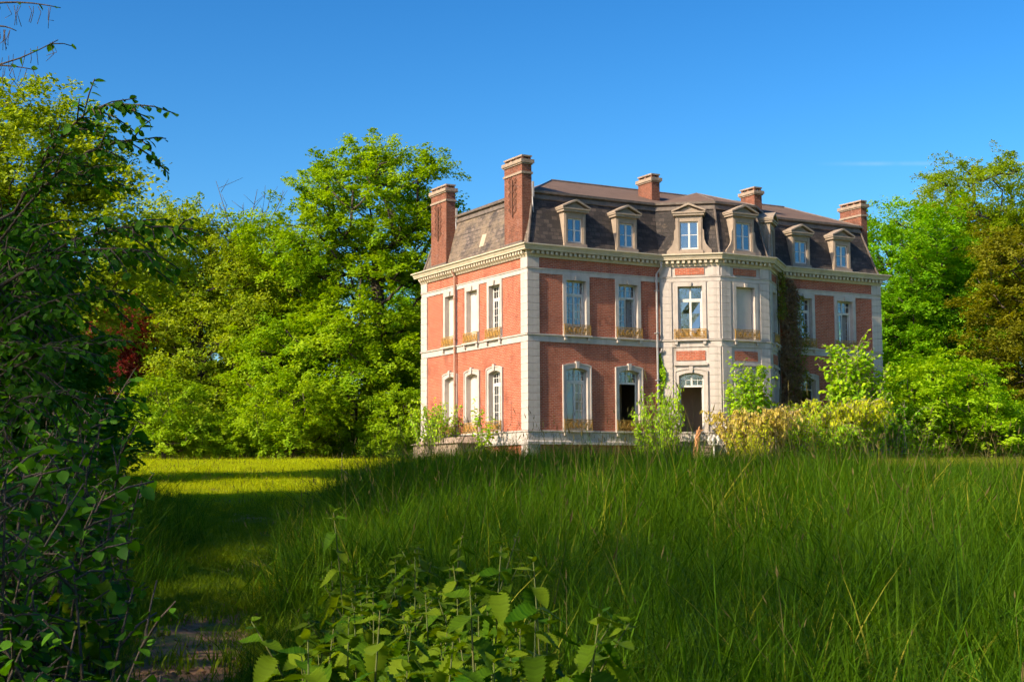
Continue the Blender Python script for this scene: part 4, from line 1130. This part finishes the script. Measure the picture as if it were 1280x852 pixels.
# climbers flat on the wall
def climber(name, fc, s0, s1, z0, z1, n, size, mat, lab, seed, stemmat='bark', depth=.16, profile=None):
    rng = np.random.default_rng(seed)
    z = rng.uniform(z0, z1, n); u = rng.uniform(-1, 1, n)
    w = np.ones(n) if profile is None else np.interp((z - z0) / (z1 - z0), *profile)
    s = (s0 + s1) / 2 + u * w * (s1 - s0) / 2 + .1 * np.sin(z * 3)
    o_ = rng.uniform(.04, depth, n) + .1 * np.maximum(0, np.sin(z * 5 + s * 4))
    Mx = HOUSE_M
    P = np.array([Mx @ Vector(fc(a, b, c)) for a, b, c in zip(s, o_, z)])
    nn = (Mx.to_3x3() @ Vector((fc.n.x, fc.n.y, 0)))
    N = np.array(nn)[None] * .8 + np.array([[0, 0, .5]]) + rng.normal(size=(n, 3)) * .5; N /= np.linalg.norm(N, axis=1, keepdims=True)
    org = Mx @ Vector(fc((s0 + s1) / 2, .1, HZ0)); org = np.array((org.x, org.y, gz(org.x, org.y)))
    V, F = leaves_np(rng, P - org, N, size * rng.uniform(.7, 1.3, n))
    e = empty(name, tuple(org))
    c = link('leaves', mesh_np('leaves', V, F, mat, np.repeat(rng.uniform(0, 1, n), 2)), e); c['kind'] = 'stuff'
    mb = MB()
    for i in range(7):
        sa = rng.uniform(s0, s1) * .4 + (s0 + s1) * .3; pts = []
        zt = z0 + (z1 - z0) * rng.uniform(.5, .98)
        for k in range(9):
            q = Mx @ Vector(fc(sa + rng.normal() * .06, .07, HZ0 + (zt - HZ0) * k / 8)); pts.append(np.array(q) - org)
        mb.tube(pts, list(np.linspace(.03, .008, 9)), 4)
    link('stems', mb_mesh(mb, 'stems', stemmat), e)
    tag(e, lab, 'climber')
climber('ivy', F1, -.25, .25, -1.4, 3.7, 1300, .11, 'leaf_lime', 'bright ivy climbing the downpipe at the bay corner', 41, profile=([0, .4, 1], [1.3, .9, .45]))
climber('withered_ivy', FR, -.1, 1.15, -1.2, 7.7, 6500, .13, 'leaf_deadivy', 'brown withered ivy hanging in the corner of bay and right wing', 42, 'twig', .34, profile=([0, .45, .85, 1], [.9, 1, .85, .5]))
climber('ivy', FR, .35, 1.75, 1.2, 6.9, 1500, .12, 'leaf_ivy', 'green ivy spilling over the window beside the withered ivy', 43, depth=.3, profile=([0, .6, 1], [1, .9, .3]))
climber('ivy', F3, 1.9, 2.7, 5.6, 7.95, 500, .13, 'leaf_ivy', 'small green ivy tuft under the cornice at the bay', 44, depth=.4)

# --- small things by the house
q = hp(6.6, -3.4); o = empty('broken_timber', q, .4); mb = MB()
mb.tube([(.0, 0, -.3), (.02, 0, .5), (.10, 0, 1.1), (.17, 0, 1.42), (.26, .02, 1.46)], [.15, .14, .13, .12, .05], 7); mb.build('post', 'dead_wood', o)
mb = MB(); mb.tube([(.16, .0, 1.40), (.26, .1, 1.62), (.30, .1, 1.66)], [.05, .03, .01], 5); mb.tube([(.2, .0, 1.38), (.42, -.05, 1.5)], [.05, .012], 5); mb.build('splinter', 'dead_wood', o)
tag(o, 'leaning orange-brown broken timber post by the entrance steps', 'post')
q = hp(7.0, -4.2); o = empty('ornamental_post', q, .2); mb = MB(); mb.tube([(0, 0, -.3), (0, 0, 1.0)], .03, 7); mb.build('pole', 'lamp_white', o)
mb = MB()
for k in range(6):
    a = k * math.pi / 3
    mb.tube([(.03 * math.cos(a), .03 * math.sin(a), .82), (.2 * math.cos(a), .2 * math.sin(a), .86), (.27 * math.cos(a), .27 * math.sin(a), 1.02), (.2 * math.cos(a), .2 * math.sin(a), 1.16), (.22 * math.cos(a), .22 * math.sin(a), 1.26)], [.035, .04, .05, .06, .01], 6)
    mb.tube([(.2 * math.cos(a), .2 * math.sin(a), 1.12), (.10 * math.cos(a + .4), .10 * math.sin(a + .4), 1.0)], [.05, .03], 5)
mb.tube([(0, 0, 1.0), (0, 0, 1.14), (0, 0, 1.28)], [.03, .07, .012], 7); mb.build('scrolled_head', 'lamp_white', o)
tag(o, 'thin white ornamental post with a scrolled head by the steps', 'post')
st = empty('entrance_steps', tuple(HOUSE_M @ Vector(F1(F1.L / 2, 0, HZ0))), R(29.907) + math.atan2(F1.u.y, F1.u.x))
for i in range(5):
    mb = MB(); mb.box(-1.0, 1.0, -.35 - .34 * (i + 1), .05 if i == 0 else -.35 - .34 * i + .06, 0, 1.30 - .24 * i - .05); mb.build('riser', 'stone_old', st)
    mb = MB(); mb.box(-1.08, 1.08, -.41 - .34 * (i + 1), (.05 if i == 0 else -.35 - .34 * i - .002), 1.30 - .24 * i - .047, 1.30 - .24 * i + .012); mb.build('tread', 'stone_old', st)
tag(st, 'weathered dark steps up to the entrance doorway', 'steps')
# basement entry with stone capping at the left side
be = empty('basement_entry', tuple(HOUSE_M @ Vector((0, 6.2, HZ0))), R(29.907)); mb = MB()
mb.box(-1.5, -.08, -2.3, 2.3, -.3, 1.28); mb.build('parapet', 'stone_old', be)
mb = MB(); mb.hexa([(-1.62, -2.42, 1.28), (-.06, -2.42, 1.28), (-.06, 2.42, 1.28), (-1.62, 2.42, 1.28), (-1.05, -1.7, 1.58), (-.06, -1.7, 1.62), (-.06, 1.7, 1.62), (-1.05, 1.7, 1.58)]); mb.build('capping', 'stone_old', be)
tag(be, 'low stone basement entry with sloping capping at the mansion\'s left side', 'basement entry')
# thin stake in the lawn
x, y, z = at(427, 40); o = empty('garden_stake', (x, y, z)); mb = MB(); mb.tube([(0, 0, -.2), (0.01, 0, 1.02)], [.014, .011], 5); mb.build('stick', 'bark', o); mb = MB(); mb.tube([(.02, 0, .55), (.6, .1, .12)], [.006, .005], 4); mb.build('string', 'twig', o)
tag(o, 'thin dark stake standing in the sunlit lawn', 'stake')

# ------------------------------------------------------------------ grass
def tuft(seed, n, h, spread, width, lean, mat, seg=4, heads=0, headmat='seed', droop=.6):
    rng = np.random.default_rng(seed); V = []; F = []; T = []; mi = []
    me = bpy.data.meshes.new('grass_tuft')
    for i in range(n):
        b = np.array([*(rng.normal(size=2) * spread), -.03]); a = rng.uniform(0, 2 * math.pi); d = np.array([math.cos(a), math.sin(a), 0])
        hh = h * rng.uniform(.45, 1.08); ln = lean * rng.uniform(.2, 1.4) * hh; w = width * rng.uniform(.6, 1.3)
        sd = np.array([-d[1], d[0], 0]) * math.cos(rng.uniform(-1, 1)); sd = sd / np.linalg.norm(sd); tt = rng.uniform(0, 1); k0 = len(V)
        dr = droop * rng.uniform(0, 1) ** 2
        for k in range(seg + 1):
            t = k / seg
            p = b + d * ln * t ** 2 * (1 + dr) + np.array([0, 0, hh * (t - dr * .55 * t ** 3)])
            ww = w * (1 - t ** 1.6) * .5
            if k < seg: V += [p - sd * ww, p + sd * ww]
            else: V.append(p)
        for k in range(seg - 1): F.append((k0 + 2 * k, k0 + 2 * k + 1, k0 + 2 * k + 3, k0 + 2 * k + 2)); T.append(tt); mi.append(0)
        F.append((k0 + 2 * seg - 2, k0 + 2 * seg - 1, k0 + 2 * seg)); T.append(tt); mi.append(0)
    for i in range(heads):
        b = np.array([*(rng.normal(size=2) * spread), 0]); hh = h * rng.uniform(1.05, 1.4); a = rng.uniform(0, 6.28); d = np.array([math.cos(a), math.sin(a), 0]) * hh * rng.uniform(.03, .22)
        p1 = b + d * .4 + np.array([0, 0, hh * .7]); p2 = b + d + np.array([0, 0, hh]); s = np.array([.0022, 0, 0]); k0 = len(V)
        V += [b - s, b + s, p1 + s, p1 - s, p2]; F += [(k0, k0 + 1, k0 + 2, k0 + 3), (k0 + 3, k0 + 2, k0 + 4)]; T += [.5, .5]; mi += [0, 1]
        hl_ = rng.uniform(.05, .10); u = (p2 - p1) / np.linalg.norm(p2 - p1); wv = rng.uniform(.004, .008); tt = rng.uniform(0, 1)
        for ax in (np.array([1., 0, 0]), np.array([0, 1., 0])):
            k0 = len(V); V += [p2 - u * hl_ * .3, p2 + u * hl_ * .2 + ax * wv, p2 + u * hl_, p2 + u * hl_ * .2 - ax * wv]; F.append((k0, k0 + 1, k0 + 2, k0 + 3)); T.append(tt); mi.append(1)
    me.from_pydata([tuple(q) for q in V], [], F)
    at_ = me.attributes.new('tint', 'FLOAT', 'FACE'); at_.data.foreach_set('value', np.array(T, dtype=np.float32))
    me.materials.append(M[mat]); me.materials.append(M[headmat]); me.polygons.foreach_set('material_index', np.array(mi, dtype=np.int32)); me.update()
    return me

def scatter(name, P, rot, scl, idx, protos, label):
    lib = bpy.data.collections.new(name + '_library')           # not linked to the scene: only instanced
    for i, me in enumerate(protos):
        lib.objects.link(bpy.data.objects.new('%s_%02d' % (name + '_tuft', i), me))
    me = bpy.data.meshes.new(name); me.vertices.add(len(P)); me.vertices.foreach_set('co', np.asarray(P, dtype=np.float32).ravel())
    a = me.attributes.new('rot', 'FLOAT_VECTOR', 'POINT'); a.data.foreach_set('vector', np.asarray(rot, dtype=np.float32).ravel())
    a = me.attributes.new('scl', 'FLOAT_VECTOR', 'POINT'); a.data.foreach_set('vector', np.asarray(scl, dtype=np.float32).ravel())
    a = me.attributes.new('idx', 'INT', 'POINT'); a.data.foreach_set('value', np.asarray(idx, dtype=np.int32))
    ng = bpy.data.node_groups.new(name, 'GeometryNodeTree')
    ng.interface.new_socket('Geometry', in_out='INPUT', socket_type='NodeSocketGeometry'); ng.interface.new_socket('Geometry', in_out='OUTPUT', socket_type='NodeSocketGeometry')
    N, L = ng.nodes, ng.links
    gi, go = N.new('NodeGroupInput'), N.new('NodeGroupOutput')
    ci = N.new('GeometryNodeCollectionInfo'); ci.inputs['Collection'].default_value = lib; ci.inputs['Separate Children'].default_value = True; ci.inputs['Reset Children'].default_value = True
    ip = N.new('GeometryNodeInstanceOnPoints'); ip.inputs['Pick Instance'].default_value = True
    def na(nm, ty):
        x = N.new('GeometryNodeInputNamedAttribute'); x.data_type = ty; x.inputs['Name'].default_value = nm; return x.outputs['Attribute']
    er = N.new('FunctionNodeEulerToRotation'); L.new(na('rot', 'FLOAT_VECTOR'), er.inputs[0])
    L.new(gi.outputs[0], ip.inputs['Points']); L.new(ci.outputs[0], ip.inputs['Instance']); L.new(na('idx', 'INT'), ip.inputs['Instance Index'])
    L.new(er.outputs[0], ip.inputs['Rotation']); L.new(na('scl', 'FLOAT_VECTOR'), ip.inputs['Scale']); L.new(ip.outputs[0], go.inputs[0])
    o = link(name, me); md = o.modifiers.new('scatter', 'NODES'); md.node_group = ng
    tag(o, label, 'grass', kind='stuff'); return o

def jittered(rng, x0, x1, y0, y1, dens, keep):
    n = int((x1 - x0) * (y1 - y0) * dens); P = np.stack([rng.uniform(x0, x1, n), rng.uniform(y0, y1, n)], 1)
    return P[keep(P[:, 0], P[:, 1])]
rng = np.random.default_rng(77)
HI = HOUSE_M.inverted()
def in_house(x, y):
    hx = HI[0][0] * x + HI[0][1] * y + HI[0][3]; hy = HI[1][0] * x + HI[1][1] * y + HI[1][3]
    return (hx > -.3) & (hx < LX + .3) & (hy > -.1 - np.where((hx > 7.2) & (hx < 14.4), 1.9, 0)) & (hy < LY + .3)
def in_view(x, y, m=3.0): return np.abs(x) < .37 * y + m
def edge(x, y): return np.abs(x - path_x(y)) - path_hw(y) - .25 * np.sin(y * 1.3 + x) - .15 * np.sin(y * 3.7)
tall = lambda x, y: in_view(x, y) & ~in_house(x, y) & (edge(x, y) > rng.uniform(0, .5, len(x))) & ((x > path_x(y)) | (y < 62))
parts_ = [jittered(rng, -6, 9, 2.2, 9, 24, tall), jittered(rng, -12, 13, 9, 20, 17, tall), jittered(rng, -20, 21, 20, 40, 13, tall), jittered(rng, -28, 34, 40, 66, 10, tall), jittered(rng, -5, 36, 64, 82, 8, lambda x, y: tall(x, y) & (x > path_x(y) + path_hw(y)))]
P2 = np.concatenate(parts_); n = len(P2); e = edge(P2[:, 0], P2[:, 1])
zz = ground_z(P2[:, 0], P2[:, 1])
def field(x, y, f, ph): return (np.sin(x * f + 1.7 * np.sin(y * f * .7 + ph)) * np.cos(y * f * .9 + 1.3 * np.sin(x * f * .6 + ph)) + .6 * np.sin(x * f * 2.3 + ph + y * f * 1.1)) / 1.6
patch = .24 * field(P2[:, 0], P2[:, 1], 1.7, .3) + np.sin(P2[:, 0] * .8 + 1.1 * np.sin(P2[:, 1] * .5)) * np.cos(P2[:, 1] * .6 + .4) * .24
s = np.clip(.55 + e * .4, .45, 1.0) * (1.0 + patch) * rng.uniform(.75, 1.2, n)
s = s * np.interp(P2[:, 1], [20, 36, 45, 58], [1.26, 1.24, .84, .46]) * (1 - .42 * sstep(3, 12, P2[:, 0]) * sstep(18, 34, P2[:, 1])) * np.interp(P2[:, 1], [3, 5, 11, 20], [.5, .62, .78, 1.0]) * np.where((P2[:, 0] < path_x(P2[:, 1])), .8, 1)
TALL = [tuft(100 + i, 60, (.90, .74, .95, .84, .68, .92, .78, .88)[i], (.17, .22, .12, .2, .25, .1, .15, .2)[i], (.010, .008, .011, .009, .010, .013, .008, .009)[i], (.4, .85, .35, .6, 1.05, .3, .7, .55)[i], 'grass_tall', seg=5, heads=(0, 0, 0, 1, 0, 0, 0, 0)[i], droop=(.8, 1.5, .9, 1.2, 1.7, .7, 1.3, 1.1)[i]) for i in range(8)]
TALL += [tuft(120, 16, .98, .12, .016, .5, 'grass_tall', seg=6, droop=1.0), tuft(121, 22, .85, .16, .013, .8, 'grass_tall', seg=6, droop=1.3), tuft(122, 55, .55, .24, .010, 1.1, 'grass_tall', seg=5, droop=1.0), tuft(123, 14, .9, .14, .007, .3, 'grass_tall', seg=5, heads=4, droop=.5)]
TALL += [tuft(130, 46, .9, .2, .014, .45, 'grass_dry', seg=5, heads=2, droop=.9), tuft(131, 46, .8, .22, .013, .7, 'grass_dry', seg=5, heads=1, droop=1.2)]
fi = (field(P2[:, 0], P2[:, 1], .9, 2.0) + 1) * .5 * 8 + rng.normal(size=n) * 1.3
gi_ = np.clip(fi, 0, 7.99).astype(int)
uu = rng.random(n); pf = field(P2[:, 0], P2[:, 1], 1.3, 4.0)
gi_ = np.where(uu < .08 + .16 * (pf > .2), 8, gi_); gi_ = np.where((uu > .88) & (pf < 0), 9, gi_); gi_ = np.where((uu > .35) & (uu < .35 + .35 * (pf < -.3)), 10, gi_); gi_ = np.where((uu > .80) & (uu < .82), 11, gi_)
dry = rng.random(n) < .035 + sstep(43, 52, P2[:, 1]) * .72; gi_ = np.where(dry, 12 + rng.integers(0, 2, n), gi_)
gi_ = np.where((gi_ >= 8) & (gi_ <= 9) & (P2[:, 1] > 11), rng.integers(0, 8, n), gi_); gi_ = np.where((gi_ == 11) & (P2[:, 1] < 11), 2, gi_)
scatter('tall_grass', np.concatenate([P2, zz[:, None]], 1), np.stack([rng.normal(size=n) * .2, rng.normal(size=n) * .2, rng.uniform(0, 6.28, n)], 1), np.stack([s * 1.1, s * 1.1, s], 1), gi_, TALL, 'tall wild meadow grass with seed heads right of the path')
lawn = lambda x, y: in_view(x, y, 2) & ~in_house(x, y) & (edge(x, y) < .4)
P3 = np.concatenate([jittered(rng, -6, 1, 5, 14, 40, lawn), jittered(rng, -10, 1, 14, 30, 26, lawn), jittered(rng, -26, -1, 30, 82, 15, lawn)]); 
keep = ~((np.abs(P3[:, 0] - path_x(P3[:, 1])) < .5) & (P3[:, 1] < 14) & (rng.random(len(P3)) < .93)); P3 = P3[keep]
n = len(P3); s = rng.uniform(.6, 1.2, n) * np.where(P3[:, 1] > 30, 1.35, 1) * (1 + .35 * np.sin(P3[:, 0] * .9) * np.cos(P3[:, 1] * .33)) + np.where(P3[:, 1] > 68, .6, 0)
LAWN = [tuft(200 + i, 80, .13, .16, .011, 1.3, 'grass_lawn', seg=3, heads=(0, 0, 1, 0)[i]) for i in range(4)]
LAWN += [tuft(210 + i, 70, .20, .15, .010, .9, 'grass_shade_tint', seg=4) for i in range(3)]
li_ = np.where(rng.random(n) < sstep(36, 27, P3[:, 1]) * 1.0, 4 + rng.integers(0, 3, n), rng.integers(0, 4, n))  # nearer turf gets the darkened blades, painting in the shade there
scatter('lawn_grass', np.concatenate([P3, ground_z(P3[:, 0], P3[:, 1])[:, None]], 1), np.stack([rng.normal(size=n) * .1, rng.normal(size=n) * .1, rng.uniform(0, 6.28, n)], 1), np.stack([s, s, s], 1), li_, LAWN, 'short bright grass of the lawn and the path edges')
print('grass', len(P2), len(P3))
# dead leaves on the earth path
n = 420; y = rng.uniform(6, 15, n); x = path_x(y) + rng.normal(size=n) * .4
P = np.stack([x, y, ground_z(x, y) + .03], 1); N = np.array([[0, 0, 1.]]) + rng.normal(size=(n, 3)) * .35; N /= np.linalg.norm(N, axis=1, keepdims=True)
V, F = leaves_np(rng, P, N, rng.uniform(.03, .08, n))
tag(link('dead_leaves', mesh_np('dead_leaves', V, F, 'deadleaf', np.repeat(rng.uniform(0, 1, n), 2))), 'brown dead leaves lying on the earth path', 'leaves', kind='stuff')

# ------------------------------------------------------------------ nettles
def nettle_leaf():
    teeth = 11; o = []
    for i in range(teeth * 2 + 1):
        t = i / (teeth * 2); w = .285 * math.sin(math.pi * min(1, t * .95 + .05) ** .78) ** .85 * min(1, .35 + t * 6)
        if i % 2 == 0: w *= .74
        o.append((max(w, 0.0) if i < teeth * 2 else 0, t))
    V = []; F = []
    for x, t in o:
        zc = -.28 * t * t + (.005 if len(V) % 2 else -.005) + .04 * math.sin(t * 7)
        V += [(-x, t, zc + x * .30), (0, t + (.03 if x > 0 else 0) * 0, zc), (x, t, zc + x * .30)]
    for i in range(len(o) - 1):
        a, b = i * 3, i * 3 + 3
        F += [(a, a + 1, b + 1, b), (a + 1, a + 2, b + 2, b + 1)]
    me = bpy.data.meshes.new('leaf'); me.from_pydata(V, [], F); me.materials.append(M['nettle'])
    at_ = me.attributes.new('tint', 'FLOAT', 'FACE'); rg = np.random.default_rng(1); at_.data.foreach_set('value', np.repeat(rg.uniform(.1, .9, len(o) - 1), 2).astype(np.float32)); me.polygons.foreach_set('use_smooth', [True] * len(me.polygons)); me.update()
    return me
NLEAF = nettle_leaf()
def nettle_stem(seed):
    rng = np.random.default_rng(seed); mb = MB(); bx, by = rng.normal(size=2) * .05
    pts = [(bx * t * t * 2, by * t * t * 2, t) for t in np.linspace(-.03, 1, 7)]
    mb.tube(pts, [.005, .005, .0045, .004, .0035, .003, .002], 5)
    return mb_mesh(mb, 'stem', 'leaf_nstem'), pts
M['leaf_nstem'] = simple('nettle_stem', (.05, .09, .015), (.09, .08, .02), 8, .7, 0)
NST = [nettle_stem(i) for i in range(4)]
def nettle(x, y, h, seed, label, tops=1.0):
    rng = np.random.default_rng(seed); o = empty('nettle', (x, y, gz(x, y)), rng.uniform(0, 6.28)); sm, pts = NST[seed % 4]
    st = link('stem', sm, o); st.scale = (1, 1, h)
    pts = np.array(pts); nodes = 9
    for k in range(nodes):
        t = 1 - (k / nodes) ** 1.45 * .66 if k else 1.0
        q = np.array([np.interp(t, pts[:, 2], pts[:, j]) for j in range(3)]); L = (.04, .07, .10, .118, .122, .12, .115, .11, .105)[k] * rng.uniform(.85, 1.25) * tops
        for sd in (0, 1):
            lf = link('leaf', NLEAF, o); lf.location = (q[0], q[1], t * h)
            az = (k % 2) * math.pi / 2 + sd * math.pi + rng.normal() * .25
            pitch = (.85, .3, -.12, -.35, -.5, -.6, -.65, -.7, -.7)[k] + rng.normal() * .25
            lf.rotation_euler = (pitch, rng.normal() * .25, az); lf.scale = (L * rng.uniform(.85, 1.2), L, L * rng.uniform(.3, 1.8))
    return tag(o, label, 'nettle', 'nettles in the foreground')
rng = np.random.default_rng(99); k = 0
big = [(395, 3.6, 1.15, 'nettle with pale lit leaves at the bottom edge, left of the clump'), (455, 3.9, 1.17, 'lit nettle second from the left at the bottom edge'), (540, 3.7, 1.10, 'nettle with fanned leaves at the bottom edge'), (600, 3.9, 1.18, 'broad-leaved lit nettle at the bottom, near the middle of the clump'),
       (660, 3.5, 1.14, 'large lit nettle at the bottom edge, right of the clump'), (705, 3.8, 1.1, 'rightmost nettle at the bottom edge beside the grass'), (610, 5.2, 1.22, 'nettle with one upright lit leaf pair in the middle of the clump'), (580, 6.2, 1.26, 'lit nettle top at the back of the clump'),
       (520, 6.0, 1.2, 'pair of lit nettle tips at the back of the clump'), (440, 7.0, 1.36, 'tall dark nettle standing above the clump by the path'), (680, 5.0, 1.16, 'nettle with drooping leaves at the right of the clump')]
for px, d, h, lab in big:
    nettle((px - 640) / 1836.6 * d, d, h, 500 + k, lab, 1.0); k += 1
for i in range(125):
    d = rng.uniform(4.0, 8.5); px = rng.uniform(380, 670) if d < 6 else rng.uniform(390, 600)
    nettle((px - 640) / 1836.6 * d, d, rng.uniform(.72, .98) + (d > 5) * .08, 600 + i, ('low nettle in the front rows of the clump at the bottom edge', 'nettle in the middle rows of the foreground clump', 'nettle in the back rows of the clump against the tall grass')[0 if d < 5 else 1 if d < 6.6 else 2] + (', path side' if px < 480 else ', centre' if px < 580 else ', meadow side'))
for i in range(14):
    d = rng.uniform(6, 13); px = rng.uniform(-20, 150)
    o = nettle((px - 640) / 1836.6 * d, d, rng.uniform(.9, 1.3), 700 + i, 'dark nettle among the shaded shrubs left of the path'); o['group'] = 'nettles left of the path'
